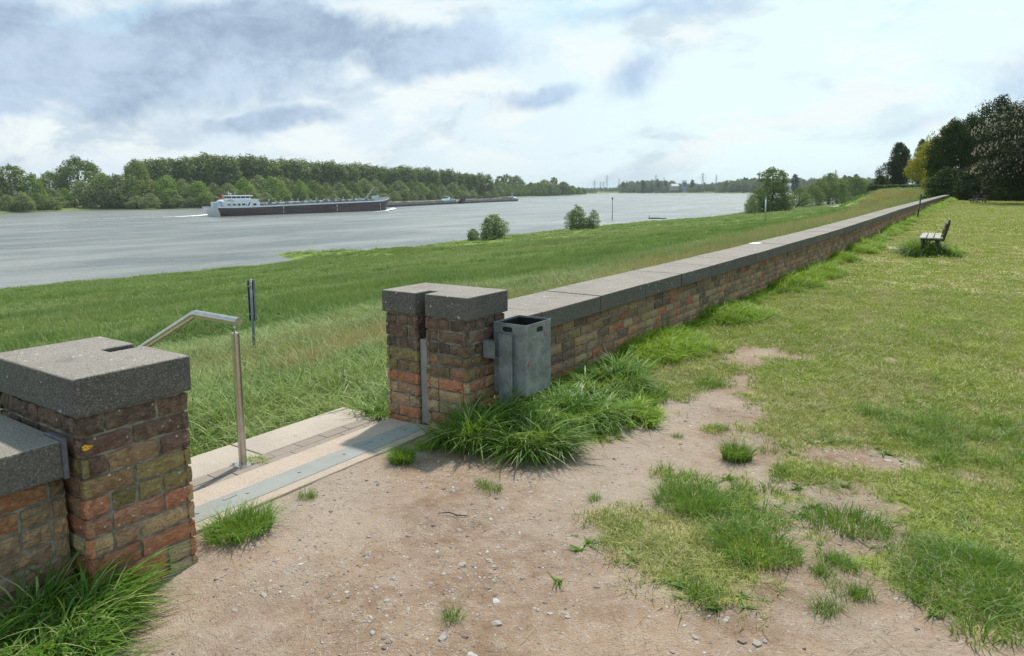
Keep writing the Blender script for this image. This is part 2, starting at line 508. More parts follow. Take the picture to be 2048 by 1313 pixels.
def meadow_z(x, y):
    x = np.asarray(x, float); y = np.asarray(y, float)
    xs = np.interp(y, [p[0] for p in SHORE], [p[1] for p in SHORE])
    base = -3.6 + wx(y)
    u = base - x
    span = np.maximum(-3.6 + wx(y) - xs, 21)
    un = np.where(u < 20, u, 20 + (u - 20) * (82 - 20) / (span - 20))
    z = np.interp(un, [p[0] for p in PROF], [p[1] for p in PROF])
    z = z + (vnoise(x, y, 0.14, 3) - .5) * .28 * sstep(u, 5, 12) * (1 - sstep(un, 70, 80))
    lift = sstep(y, 84, 150) * (1 - sstep(u, 10, 20))
    z = z * (1 - lift) + 1.28 * lift
    # the flight of steps is cut into the slope
    cut = ((y > 1.0) & (y < 2.78) & (x < -4.15) & (x > -8.5))
    z = np.where(cut, np.minimum(z, -.32 - (-4.2 - x) * .445), z)
    return z


def lawn_z(x, y):
    x = np.asarray(x, float); y = np.asarray(y, float)
    return (vnoise(x, y, .9, 8) - .5) * .03 + (vnoise(x, y, 4, 9) - .5) * .022 - .012 * 1


def grid_mesh(name, xs, ys, zf, warp=None, col=None):
    X, Y = np.meshgrid(xs, ys)
    if warp is not None: X = X + warp(Y)
    Z = zf(X, Y)
    V = np.stack([X.ravel(), Y.ravel(), Z.ravel()], 1)
    nx, ny = len(xs), len(ys)
    i = np.arange(nx * ny).reshape(ny, nx)
    F = np.stack([i[:-1, :-1].ravel(), i[:-1, 1:].ravel(), i[1:, 1:].ravel(), i[1:, :-1].ravel()], 1)
    return quadmesh(name, V, F, True, col(X.ravel(), Y.ravel()) if col is not None else None)


DIRT = [(-3.35, 1.2), (-3.2, 1.81), (-3.2, 1.89), (-3.13, 3.48), (-2.81, 3.38), (-2.32, 3.57), (-2.08, 4.23), (-1.92, 5.31), (-1.99, 6.0), (-2.05, 7.39), (-2.17, 8.89), (-1.91, 9.51), (-1.69, 7.6), (-1.62, 6.22), (-1.56, 5.54), (-1.43, 4.78),
        (-1.21, 4.16), (-1.4, 3.76), (-1.33, 3.42), (-1.45, 3.08), (-1.34, 2.79), (-0.95, 2.65), (-0.79, 2.95), (-0.7, 3.39), (-0.51, 3.83), (-0.36, 3.59), (-0.33, 3.33), (-0.11, 3.24), (0.17, 3.17), (0.53, 3.05), (1.6, 2.95), (1.6, -4), (-4.2, -4), (-4.2, 1.1)]


def poly_sd(x, y, P):
    """signed distance, positive inside"""
    x = np.asarray(x, float); y = np.asarray(y, float)
    d = np.full(x.shape, 1e9); ins = np.zeros(x.shape, bool)
    n = len(P)
    for i in range(n):
        ax, ay = P[i]; bx, by = P[(i + 1) % n]
        ex, ey = bx - ax, by - ay
        t = np.clip(((x - ax) * ex + (y - ay) * ey) / (ex * ex + ey * ey), 0, 1)
        d = np.minimum(d, np.hypot(x - ax - t * ex, y - ay - t * ey))
        if ay != by:
            c = ((ay > y) != (by > y)) & (x < (bx - ax) * (y - ay) / (by - ay) + ax)
            ins ^= c
    return np.where(ins, d, -d)


def grassiness(x, y):
    """0 bare soil .. 1 full lawn, on the path side"""
    x = np.asarray(x, float); y = np.asarray(y, float)
    sd_ = poly_sd(x, y, DIRT)
    n_ = vnoise(x, y, 1.9, 21, 5) - .5
    trail = sstep(y, 5.0, 7.0) * (1 - sstep(y, 9.5, 10.5))
    g = sstep(-sd_ + n_ * (1.0 + .7 * trail) + (vnoise(x, y, 9, 23, 2) - .5) * .34 + .16 * trail + .30 * sstep(y, 7.2, 8.6) * (1 - sstep(y, 9.5, 10.5)), -.20, .30)
    # worn patches in the lawn
    worn = sstep(vnoise(x + 3, y * .8, .9, 33, 4) + (vnoise(x, y, 5, 34) - .5) * .35, .54, .72)
    g = g * (1 - worn * (.85 - .36 * sstep(y, 6.0, 9.0)))
    g = g * (1 - .95 * (1 - sstep(x, -2.75, -2.3)) * (1 - sstep(y, 3.5, 3.9)))
    far_ = sstep(y, 14, 30)
    return np.clip(g * (1 - far_) + np.maximum(g, .85) * far_, 0, 1)


# path-side ground sheet, reaching to the horizon
ysl = np.concatenate([np.arange(-12, .4, .4), np.arange(.4, 7, .05), np.arange(7, 20, .18), np.arange(20, 60, 1.0), np.arange(60, 200, 6), [260, 400, 800, 1600, 4000]])
xsl = np.concatenate([[-3.6, -3.4], np.arange(-3.3, 1.6, .05), np.arange(1.6, 8, .5), [9, 12, 16, 24, 40, 70, 120, 250, 600, 1500, 4000]])
ground_me = grid_mesh('ground', xsl, ysl, lawn_z, wx, lambda x, y: np.stack([grassiness(x, y), sstep(vnoise(x, y, 1.3, 41), .35, .65), vnoise(x, y, .35, 47)], 1))


def ground_material():
    m_, N = material('dirt_and_mown_lawn')
    g = N.n('ShaderNodeNewGeometry'); pos = g.outputs['Position']
    a = N.sep(N.n('ShaderNodeAttribute', attribute_name='Col').outputs['Color'])
    n1 = N.noise(pos, 1.6, 5, 0.6); n2 = N.noise(pos, 60, 4, 0.7); n3 = N.noise(pos, 12, 5, 0.65); n4 = N.noise(pos, 260, 2, 0.7)
    soil = N.mix(N.ramp(n1, 0.3, 0.7), (0.190, 0.122, 0.082), (0.315, 0.228, 0.165))
    soil = N.mix(N.m('MULTIPLY', N.ramp(n3, 0.42, 0.7), 0.5), soil, (0.345, 0.275, 0.222))
    soil = N.mix(N.m('MULTIPLY', N.ramp(N.noise(pos, .7, 4, .6), .42, .60), .65), soil, (0.345, 0.285, 0.238))
    soil = N.mix(N.m('MULTIPLY', N.ramp(n3, 0.42, 0.25), 0.55), soil, (0.115, 0.07, 0.047))
    grit = N.n('ShaderNodeTexVoronoi', {'Vector': pos, 'Scale': 140.0})
    gc = N.sep(grit.outputs['Color'])
    soil = N.mix(N.m('MULTIPLY', N.m('GREATER_THAN', gc[0], 0.90), N.m('MULTIPLY', N.ramp(n3, .4, .65), 0.5)), soil, (0.42, 0.39, 0.36))
    soil = N.mix(N.m('MULTIPLY', N.m('GREATER_THAN', gc[1], 0.93), 0.4), soil, (0.12, 0.09, 0.075))
    soil = N.mix(N.m('MULTIPLY', N.ramp(n4, 0.55, 0.66), 0.4), soil, (0.09, 0.065, 0.05))
    hay = N.mix(N.ramp(n2, 0.35, 0.65), (0.26, 0.21, 0.11), (0.44, 0.38, 0.22))
    grn = N.mix(N.ramp(n2, 0.3, 0.7), (0.11, 0.17, 0.025), (0.27, 0.31, 0.055))
    strk = N.noise(N.vmul(pos, (1.6, .16, 1)), 1.0, 5, 0.62, .4)
    lawn = N.mix(N.ramp(N.m('ADD', N.m('MULTIPLY', a[1], 0.25), N.m('ADD', N.m('MULTIPLY', strk, .6), N.m('MULTIPLY', N.noise(pos, 1.1, 5, 0.65), .5))), 0.48, 0.82), grn, hay)
    f = N.ramp(N.m('ADD', a[0], N.m('MULTIPLY', N.m('SUBTRACT', n3, 0.5), 0.9)), 0.35, 0.75)
    c = N.mix(f, soil, lawn)
    h_ = N.m('ADD', N.m('MULTIPLY', n2, 0.5), N.m('ADD', n3, N.m('MULTIPLY', grit.outputs['Distance'], -0.25)))
    finish(N, principled(N, c, 0.95, 0, 0.15, h_, 0.8, 0.02))
    return m_


M_ground = ground_material()
tag(meshobj('ground', ground_me, M_ground), kind='structure')


def meadow_material():
    m_, N = material('meadow_soil_and_thatch')
    pos = N.n('ShaderNodeNewGeometry').outputs['Position']
    n1 = N.noise(N.vmul(pos, (0.35, 0.08, 1)), 1.0, 5, 0.6, 0.3); n2 = N.noise(pos, 1.4, 5, 0.7)
    c = N.mix(N.ramp(n1, 0.35, 0.65), (0.08, 0.15, 0.022), (0.19, 0.23, 0.06))
    c = N.mix(N.m('MULTIPLY', N.ramp(n2, 0.45, 0.75), 0.5), c, (0.18, 0.19, 0.07))
    finish(N, principled(N, c, 0.95, 0, 0.1, n2, 0.9, 0.2))
    return m_


M_meadow = meadow_material()
um = -np.concatenate([[0, .25, .5, .75, 1.0], np.arange(1.25, 6, .25), np.arange(6, 20, .6), np.arange(20, 66, 1.6), np.arange(66, 112, .8)])[::-1] * 1.0
ysm = np.concatenate([np.arange(-60, -4, 4), np.arange(-4, 1, .5), [1.0, 1.02], np.arange(1.3, 2.7, .3), [2.75, 2.78], np.arange(3, 20, .5), np.arange(20, 110, 1.5), np.arange(110, 260, 4), np.arange(260, 1500, 30), [1600, 2400]])
tag(meshobj('meadow', grid_mesh('meadow', um - 3.6, ysm, meadow_z, wx), M_meadow), kind='structure')

# river
def water_material():
    m_, N = material('river_water')
    pos = N.n('ShaderNodeNewGeometry').outputs['Position']
    w1 = N.noise(N.vmul(pos, (0.35, 0.6, 1)), 1.0, 6, 0.62, 0.4)
    w2 = N.noise(N.vmul(pos, (0.07, 0.022, 1)), 1.0, 6, 0.66, 0.5)
    w3 = N.noise(N.vmul(pos, (0.012, 0.006, 1)), 1.0, 3, 0.5)
    c = N.mix(N.ramp(w2, 0.35, 0.65), (0.08, 0.085, 0.075), (0.19, 0.19, 0.165))
    w4 = N.noise(N.vmul(pos, (.9, 1.6, 1)), 1.0, 3, .6)
    h_ = N.m('ADD', N.m('ADD', w1, N.m('MULTIPLY', w4, .35)), N.m('MULTIPLY', w2, 3.0))
    rough = N.m('ADD', N.m('MULTIPLY', w3, 0.25), 0.16)
    finish(N, principled(N, c, rough, 0, 0.5, h_, 1.0, 0.30))
    return m_


M_water = water_material()
me = quadmesh('river', [(-4000, -1500, WATER), (60, -1500, WATER), (60, 4000, WATER), (-4000, 4000, WATER)], [(0, 1, 2, 3)])
tag(meshobj('river_water', me, M_water), kind='structure')

# far bank of the river: low floodplain behind a curving shore line
FSH = [(-900, -400), (60, -440), (162, -447), (226, -473), (280, -423), (490, -465), (882, -595), (1195, -702), (1457, -787), (1560, -810)]


def farbank_z(x, y):
    xs = np.interp(y, [p[0] for p in FSH], [p[1] for p in FSH]) + (vnoise(y, y * 0, .05, 5) - .5) * 8
    d = xs - x
    end = 1570 - y + (-800 - x) * .25
    d = np.minimum(d, end * .5)
    return np.interp(d, [-12, 0, 4, 14, 60], [-9.6, WATER + .02, -7.9, -6.9, -6.3]) + (vnoise(x, y, .08, 6) - .5) * .5 * (d > 3)


M_farbank = simple('far_bank_grass', (0.13, 0.17, 0.045), 0.95, 0, 0.3, 0.05)
tag(meshobj('far_bank', grid_mesh('far_bank', np.concatenate([np.arange(-3600, -960, 80), np.arange(-960, -380, 5)]), np.concatenate([np.arange(-900, 60, 30), np.arange(60, 1700, 9)]), farbank_z), M_farbank), kind='structure')


def farshore_z(x, y):
    d = (y - (1297.6 - .578 * x)) * .866 + (vnoise(x, x * 0, .01, 7) - .5) * 24
    return np.interp(d, [-30, 0, 8, 40, 200, 3000], [-10, WATER, -7.2, -4.8, -2.5, 0.0])


tag(meshobj('far_shore', grid_mesh('far_shore', np.concatenate([np.arange(-3600, -1400, 120), np.arange(-1400, 300, 20)]), np.concatenate([np.arange(1000, 2300, 12), np.arange(2300, 9000, 400)]), farshore_z), M_farbank), kind='structure')

# ------------------------------------------------------------------ paving, steps in the gateway
mb = MB()
mb.box((-3.615, 1.72, -.22), (-3.17, 3.655, .004))
th = mb.build('threshold', M_thresh, bevel=.008); tag(th, kind='structure')
mb = MB(); mb.box((-3.415, 1.715, -.02), (-3.245, 3.655, .0075))
sill = tag(mb.build('metal_sill', M_plate, bevel=.002), 'flat galvanised steel strip let into the sandy threshold between the piers', 'metal strip')
mb = MB()
for y in (1.95, 2.25, 2.60, 2.95, 3.28, 3.5):
    mb.tube([(-3.335, y, .006), (-3.335, y, .0115)], .010, 10)
mb.box((-3.375, 3.12, .006), (-3.358, 3.22, .0105)); mb.box((-3.375, 2.12, .006), (-3.358, 2.20, .0105))
mb.build('screw_cover', M_chan, sill)
mb = MB()
random.seed(4)
for row, (xa, xb) in enumerate(((-3.719, -3.623), (-3.820, -3.724))):
    yy = 1.15 + row * .11
    while yy < 3.66:
        L = .21
        mb.box((xa, yy, -.12), (xb, min(yy + L - .003, 3.69), -.018 + random.uniform(-.002, .002)))
        yy += L
mb.box((-3.824, 1.16, -.2), (-3.619, 3.68, -.0215))
tag(mb.build('paving', M_pavers, bevel=.004), kind='structure')
mb = MB()
for a_, b_ in ((1.15, 1.72), (1.728, 2.70), (2.708, 3.70)):
    mb.box((-4.175, a_, -.19), (-3.828, b_, -.020))
tag(mb.build('step', M_step, bevel=.01), kind='structure')
for i in range(9):
    x1 = -4.182 - i * .36; z = -.02 - (i + 1) * .160
    mb = MB(); mb.box((x1 - .375, 1.12, z - .18), (x1, 1.95, z)); mb.box((x1 - .375, 1.957, z - .18), (x1, 2.76, z))
    tag(mb.build('step', M_step, bevel=.01), kind='structure')
# footpath far along the meadow
PTH = [(-42.5, 250), (-46, 258), (-48.5, 266), (-48, 276), (-43, 292)]
V = []; Fc = []
for i, (x, y) in enumerate(PTH):
    for s_ in (-2.6, 2.6):
        V.append((x + s_, y, float(meadow_z(x + s_, y)) + .45))
for i in range(len(PTH) - 1): Fc.append((2 * i, 2 * i + 1, 2 * i + 3, 2 * i + 2))
tag(meshobj('footpath', quadmesh('footpath', V, Fc), simple('pale_path', (0.60, 0.57, 0.50), 0.9, 0, .1, .5)), kind='structure')
mb = MB(); mb.box((-3.0, 21.4, -.1), (-1.95, 22.4, .012))
tag(mb.build('pavement_slab', stone_mat('slab', (0.36, 0.29, 0.23), (0.3, 0.26, 0.22), .3, 1, False)), kind='structure')

# ------------------------------------------------------------------ brickwork
PAL = [(.46, .16, .09), (.48, .23, .12), (.42, .28, .16), (.42, .31, .17), (.34, .19, .12), (.27, .16, .11), (.42, .26, .15), (.18, .12, .09), (.40, .27, .14)]


def brick_color(z, dirty, rnd):
    if dirty:      # old damp piers: blackened upper courses, mossy middle, clean red-tan foot
        t = z + rnd.uniform(-.06, .06)
        if t > .52: c = rnd.choice([(.11, .075, .06), (.15, .095, .07), (.095, .07, .058), (.17, .10, .08)])
        elif t > .36: c = rnd.choice([(.25, .19, .08), (.21, .165, .065), (.31, .19, .10), (.20, .135, .08), (.27, .205, .085), (.24, .14, .09)])
        else: c = rnd.choice([(.50, .20, .11), (.46, .18, .10), (.46, .30, .17), (.44, .33, .20), (.42, .25, .15), (.38, .18, .11)])
    else:
        c = rnd.choice(PAL + [(.36, .24, .15)] * 3 + [(.25, .17, .11)] * 2)
        if z > .36: c = tuple(q * .72 for q in c)
    k = rnd.uniform(.70, 1.0) if not dirty else rnd.uniform(.78, 1.08)
    return tuple(q * k for q in c)


def rough_brick(mb, lo, hi, nrm, col, rnd, n=(6, 3), amp=.004):
    """a brick whose outward face (axis nrm) is a dented grid"""
    ax = nrm[0]; sgn = nrm[1]; o = 1 - ax
    out = hi[ax] if sgn > 0 else lo[ax]; inn = lo[ax] if sgn > 0 else hi[ax]
    vs = []; fs = []
    nu, nv = n
    for j in range(nv + 1):
        for i in range(nu + 1):
            u = i / nu; v = j / nv
            e = min(u, 1 - u) * (hi[o] - lo[o]); e2 = min(v, 1 - v) * (hi[2] - lo[2])
            rd = -.007 if min(e, e2) < 1e-5 else 0
            p = [0, 0, 0]
            p[o] = lo[o] + (hi[o] - lo[o]) * u + rnd.uniform(-1, 1) * .0025
            p[2] = lo[2] + (hi[2] - lo[2]) * v + rnd.uniform(-1, 1) * .0025
            p[ax] = out + sgn * (rd + rnd.uniform(-amp, amp))
            vs.append(tuple(p))
    for j in range(nv):
        for i in range(nu):
            a = j * (nu + 1) + i
            fs.append((a, a + 1, a + nu + 2, a + nu + 1))
    # skirt back into the mortar
    ring = [i for i in range(nu + 1)] + [(j + 1) * (nu + 1) - 1 for j in range(1, nv + 1)] + [nv * (nu + 1) + i for i in range(nu - 1, -1, -1)] + [j * (nu + 1) for j in range(nv - 1, 0, -1)]
    b = len(vs)
    for r_ in ring:
        p = list(vs[r_]); p[ax] = out - sgn * .03; vs.append(tuple(p))
    m_ = len(ring)
    for i in range(m_): fs.append((ring[i], ring[(i + 1) % m_], b + (i + 1) % m_, b + i))
    mb.add(vs, fs, col)


def brick_face(mb, axis, sgn, plane, a0, a1, z0, z1, dirty, rnd, detail, phase=0, jitter=.003):
    """courses of bricks on a vertical face; axis 0: face looks along x and runs in y"""
    H = .0835; z = z0; k = phase; jt = .013
    while z < z1 - .02:
        zt = min(z + H - jt, z1)
        a = a0; first = True
        while a < a1 - .012:
            full = .205
            L = full if not (first and k % 2) else .098
            if detail and rnd.random() < (.22 if dirty else .07): L = .098
            e = min(a + L, a1)
            if a1 - e < .04: e = a1
            off = rnd.uniform(-jitter, jitter)
            col = brick_color(z, dirty, rnd)
            if axis == 0: lo = [plane - .05, a, z]; hi = [plane + off, e, zt]
            else: lo = [a, plane - .05, z]; hi = [e, plane + off, zt]
            if sgn < 0:
                if axis == 0: lo, hi = [plane - off, a, z], [plane + .05, e, zt]
                else: lo, hi = [a, plane - off, z], [e, plane + .05, zt]
            if detail:
                rough_brick(mb, lo, hi, (axis, sgn), col, rnd, (6, 3), .004)
            else:
                mb.box(lo, hi, col)
            a = e + jt; first = False
        z += H; k += 1


def pier(loc_y, notch_side, label):
    """gate pier: two leaves of brick either side of a slot, one notched cap"""
    y0, y1 = loc_y
    rnd = random.Random(int(y0 * 100))
    e = empty('brick_pier', (-3.28, (y0 + y1) / 2, 0), 0, label, 'gate pier', 'piers either side of the gateway')
    L = Matrix.Translation((3.28, -(y0 + y1) / 2, 0))
    xf, xb = -2.910, -3.655; s0, s1 = -3.272, -3.352; dep = .155
    b0, b1 = y0 + .014, y1 - .014
    mb = MB()
    # mortar core (slot left open on the gateway side)
    c = .012
    if notch_side > 0: yn0, yn1 = y1 - dep, b1
    else: yn0, yn1 = b0, y0 + dep
    if notch_side > 0: poly = [(xb + c, b0 + c), (xf - c, b0 + c), (xf - c, b1 - c), (s0 + c, b1 - c), (s0 + c, yn0), (s1 - c, yn0), (s1 - c, b1 - c), (xb + c, b1 - c)]
    else: poly = [(xb + c, b0 + c), (s1 - c, b0 + c), (s1 - c, yn1), (s0 + c, yn1), (s0 + c, b0 + c), (xf - c, b0 + c), (xf - c, b1 - c), (xb + c, b1 - c)]
    mb.prism(poly, -.3, .790)
    core = mb.build('mortar_core', M_mortar, e); core.data.transform(L)
    mb = MB()
    for (ax, sg, pl, a0, a1, ph) in ((0, 1, xf, b0, b1, 0), (0, -1, xb, b0, b1, 1), (1, -1, b0, s0, xf, 1), (1, -1, b0, xb, s1, 0), (1, 1, b1, s0, xf, 0), (1, 1, b1, xb, s1, 1)):
        brick_face(mb, ax, sg, pl, a0, a1, -.045, .789, True, rnd, True, ph)
    if notch_side > 0: brick_face(mb, 1, -1, b0, s1, s0, -.045, .789, True, rnd, True, 0)
    else: brick_face(mb, 1, 1, b1, s1, s0, -.045, .789, True, rnd, True, 0)
    for pl, sg in ((s0, -1), (s1, 1)):   # slot cheeks
        brick_face(mb, 0, sg, pl, yn0 if notch_side > 0 else b0, b1 if notch_side > 0 else yn1, -.045, .789, True, rnd, True, 0)
    bw = mb.build('brickwork', M_brick, e, col=True); bw.data.transform(L)
    # cap
    x1, x0 = -2.890, -3.674; n0, n1 = -3.262, -3.352
    if notch_side > 0: P = [(x0, y0), (x1, y0), (x1, y1), (n0, y1), (n0, y1 - dep), (n1, y1 - dep), (n1, y1), (x0, y1)]
    else: P = [(x0, y0), (n1, y0), (n1, y0 + dep), (n0, y0 + dep), (n0, y0), (x1, y0), (x1, y1), (x0, y1)]
    mb = MB(); mb.prism(P, .792, .948)
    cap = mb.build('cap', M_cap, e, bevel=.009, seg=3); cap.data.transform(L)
    # steel guide channel standing in the slot
    mb = MB()
    yb = (y1 - dep + .012) if notch_side > 0 else (y0 + dep - .012)
    yo = y1 - .035 if notch_side > 0 else y0 + .035
    a_, b_ = sorted((yb, yo))
    mb.box((s1 + .006, a_, 0), (s0 - .006, b_, .615))
    ch = mb.build('guide_channel', M_chan, e, bevel=.006); ch.data.transform(L)
    if notch_side > 0:     # orange lichen rosette near the corner
        r_ = random.Random(2); P_ = []
        for k in range(14):
            t = 6.283 * k / 14; q = r_.uniform(.7, 1.15); P_.append((-2.9035, 1.262 + .020 * math.cos(t) * q, .663 + .013 * math.sin(t) * q))
        mb = MB(); mb.add(P_ + [(x - .004, y, z) for x, y, z in P_], [tuple(range(14))] + [(k, (k + 1) % 14, 14 + (k + 1) % 14, 14 + k) for k in range(14)])
        li = mb.build('lichen_rosette', simple('orange_lichen', (.62, .33, .03), .9, 0, .3, 80), e); li.data.transform(L)
    return e


pier((1.222, 1.707), 1, 'nearer brick gate pier with notched dark concrete cap, beside the handrail')
pier((3.660, 4.138), -1, 'brick gate pier behind the waste bin at the start of the long wall')

# long low wall towards the trees and the short stretch on this side of the gate
def low_wall(y0, y1, label, fine_to, name='brick_wall'):
    rnd = random.Random(int(y1 * 7))
    e = empty(name, (-3.25, y0, 0), 0, label, 'wall')
    L = Matrix.Translation((3.25, -y0, 0))
    xf, xb = -3.012, -3.50
    def bend(me):
        n_ = len(me.vertices); c_ = np.empty(n_ * 3, np.float32); me.vertices.foreach_get('co', c_); c_ = c_.reshape(-1, 3)
        c_[:, 0] += wx(c_[:, 1]); me.vertices.foreach_set('co', c_.ravel()); me.update(); me.transform(L)
    mb = MB(); y = y0
    while y < y1 - 1e-3:
        e_ = min(y + 2.0, y1); mb.box((xb + .01, y, -.6), (xf - .012, e_, .54)); y = e_
    bend(mb.build('mortar_core', M_mortar, e).data)
    mb = MB()
    f_ = min(y1, fine_to)
    brick_face(mb, 0, 1, xf, y0, f_, -.04, .543, False, rnd, True, 0, .004)
    if f_ < y1: brick_face(mb, 0, 1, xf, f_ + .011, y1, -.04, .543, False, rnd, False, 1, .003)
    brick_face(mb, 0, -1, xb, y0, min(y1, 12), -.54, .543, False, rnd, False, 1)
    bend(mb.build('brickwork', M_brick, e, col=True).data)
    y = y0; i = 0
    edges = []
    while y < y1 - .05:
        L_ = .995 if i else .56
        if y0 < 0: L_ = .995
        edges.append((y, min(y + L_, y1))); y += L_ + .012; i += 1
    for a, b in edges[:99]:
        mb = MB(); dz_ = rnd.uniform(-.003, .003); dx_ = rnd.uniform(-.004, .004)
        xa0, xa1 = -3.560 + dx_, -2.962 + dx_
        w0, w1 = float(wx(a)), float(wx(b))
        vs = [(xa0 + w0, a, .547), (xa1 + w0, a, .547), (xa1 + w1, b, .547), (xa0 + w1, b, .547), (xa0 + w0, a, .702 + dz_), (xa1 + w0, a, .698 + dz_), (xa1 + w1, b, .698 + dz_), (xa0 + w1, b, .702 + dz_)]
        mb.add(vs, [(3, 2, 1, 0), (4, 5, 6, 7), (0, 1, 5, 4), (1, 2, 6, 5), (2, 3, 7, 6), (3, 0, 4, 7)])
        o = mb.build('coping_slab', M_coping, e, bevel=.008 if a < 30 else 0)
        o.data.transform(L)
    return e


low_wall(4.142, 102, 'long low brick wall with grey concrete coping running to the dark trees', 13)
low_wall(-3.2, 1.216, 'short stretch of low brick wall ending at the nearer gate pier', 9)
# lead flashing folded into the joint at the near pier
mb = MB()
mb.box((-3.10, 1.193, .545), (-2.952, 1.2135, .709));  
tag(mb.build('joint_flashing', simple('lead_sheet', (0.13, 0.13, 0.15), 0.5, .3, .2, 20), bevel=.003), 'grey lead strip closing the joint between the coping and the nearer pier', 'flashing')
mb = MB(); mb.box((-3.625, 12.45, .703), (-3.47, 12.75, .707), M=None)
tag(mb.build('paper_sheet', simple('white_paper', (.8, .8, .78), .9, 0, .03)), 'white sheet of paper lying on the coping of the long wall', 'paper')

# ------------------------------------------------------------------ handrail
hr = empty('handrail', (-3.775, 2.526, -.02), 0, 'brushed stainless steel handrail on a round post beside the steps', 'handrail')
O = Vector((-3.775, 2.526, -.02))
def hrp(*p): return Vector(p) + Vector((0, 0, .02))
mb = MB(); mb.tube([hrp(0, 0, -.02), hrp(0, 0, .812)], .0235, 20)
mb.build('post', M_steel, hr, True).modifiers.new('e', 'EDGE_SPLIT')
mb = MB(); mb.tube([hrp(0, 0, .81), hrp(0, 0, .868)], .007, 10)
mb.build('rail_pin', M_steel, hr, True)
mb = MB(); mb.box(hrp(-.06, -.05, -.022), hrp(.06, .05, -.014))
for a, b in ((-.045, -.035), (.045, -.035), (-.045, .035), (.045, .035)): mb.tube([hrp(a, b, -.014), hrp(a, b, -.004)], .008, 8)
mb.build('base_plate', M_steel, hr)
mb = MB(); mb.tube([hrp(.045, 0, .885), hrp(-.405, 0, .891), hrp(-.425, 0, .885), hrp(-2.95, 0, -.245), hrp(-3.25, 0, -.29)], .0255, 20)
mb.build('rail', M_steel, hr, True).modifiers.new('e', 'EDGE_SPLIT')
mb = MB(); mb.tube([hrp(-2.8, 0, -1.1), hrp(-2.8, 0, -.19)], .0225, 14)
mb.build('post', M_steel, hr, True)

# ------------------------------------------------------------------ waste bin
bn = empty('waste_bin', (-2.727, 4.076, .262), 0, 'open square galvanised waste bin with red smears, hung in front of the pier', 'waste bin')
bx0, bx1, by0, by1, bz0, bz1 = -.139, .139, -.160, .160, 0.0, .490


def panel_with_slot(p0, ux, w, h, cxs, czs, sw, sh, th, nrm):
    """sheet panel with a rounded hand slot; p0 lower corner, ux horizontal direction"""
    ux = Vector(ux); nrm = Vector(nrm); n = 32
    inner = []; outer = []
    for k in range(n):
        t = 2 * math.pi * k / n
        c, s_ = math.cos(t), math.sin(t)
        px_ = (sw - sh) / 2 * (1 if c > 0 else -1) + sh / 2 * c
        inner.append((cxs + px_, czs + sh / 2 * s_))
        dx_, dz_ = c, s_
        tx = ((w - cxs) if dx_ > 0 else -cxs) / dx_ if abs(dx_) > 1e-6 else 1e9
        tz = ((h - czs) if dz_ > 0 else -czs) / dz_ if abs(dz_) > 1e-6 else 1e9
        t_ = min(tx, tz); outer.append([cxs + dx_ * t_, czs + dz_ * t_])
    for cor in ((0, 0), (w, 0), (w, h), (0, h)):
        k = min(range(n), key=lambda i: (outer[i][0] - cor[0]) ** 2 + (outer[i][1] - cor[1]) ** 2)
        outer[k] = list(cor)
    vs = []
    for off in (0, -th):
        for (a, b) in inner + outer: vs.append(Vector(p0) + ux * a + Vector((0, 0, b)) + nrm * off)
    fs = []
    for k in range(n):
        k2 = (k + 1) % n
        fs.append((k, k2, n + k2, n + k)); fs.append((2 * n + k, 3 * n + k, 3 * n + k2, 2 * n + k2))
        fs.append((k, 2 * n + k, 2 * n + k2, k2)); fs.append((n + k, n + k2, 3 * n + k2, 3 * n + k))
    return vs, fs


mb = MB()
H_ = bz1 - bz0
mb.add(*panel_with_slot((bx1, by0 + .012, bz0), (0, 1, 0), by1 - by0 - .024, H_, .155, H_ - .050, .082, .038, .003, (1, 0, 0)))
mb.add(*panel_with_slot((bx0 + .012, by0, bz0), (1, 0, 0), bx1 - bx0 - .024, H_, .11, H_ - .042, .082, .036, .003, (0, -1, 0)))
mb.box((bx0, by0 + .012, bz0), (bx0 + .003, by1 - .012, bz1)); mb.box((bx0 + .012, by1 - .003, bz0), (bx1 - .012, by1, bz1))
mb.box((bx0 + .012, by0 + .012, bz0 + .004), (bx1 - .012, by1 - .012, bz0 + .007))
for cx_, cy_, a0 in ((bx1 - .012, by0 + .012, -90), (bx1 - .012, by1 - .012, 0), (bx0 + .012, by1 - .012, 90), (bx0 + .012, by0 + .012, 180)):
    pr = [R(a0 + t) for t in (0, 22.5, 45, 67.5, 90)]
    po = [(cx_ + .012 * math.cos(t), cy_ + .012 * math.sin(t)) for t in pr]; pi_ = [(cx_ + .009 * math.cos(t), cy_ + .009 * math.sin(t)) for t in pr]
    for a, b, c, d in zip(po, po[1:], pi_, pi_[1:]): mb.prism([a, b, d, c], bz0, bz1)
mb.build('bin_body', M_galv, bn)
mb = MB(); t_ = .006
mb.add([(bx0 + t_, by0 + t_, .02), (bx1 - t_, by0 + t_, .02), (bx1 - t_, by1 - t_, .02), (bx0 + t_, by1 - t_, .02), (bx0 + t_, by0 + t_, bz1 - .012), (bx1 - t_, by0 + t_, bz1 - .012), (bx1 - t_, by1 - t_, bz1 - .012), (bx0 + t_, by1 - t_, bz1 - .012)], [(0, 1, 2, 3), (0, 1, 5, 4), (1, 2, 6, 5), (2, 3, 7, 6), (3, 0, 4, 7)])
mb.build('inside_shade', simple('inside_shade_black', (.018, .02, .022), .6), bn)  # dark inner faces added to paint the shade inside the bin
mb = MB(); mb.box((-.070, by0 - .034, -.30), (.042, by0 - .026, .418)); mb.box((-.05, by0 - .026, .02), (-.035, by0 - .001, .40)); mb.box((.012, by0 - .026, .02), (.027, by0 - .001, .40))
mb.build('mounting_plate', M_galv, bn, bevel=.002)
mb = MB()
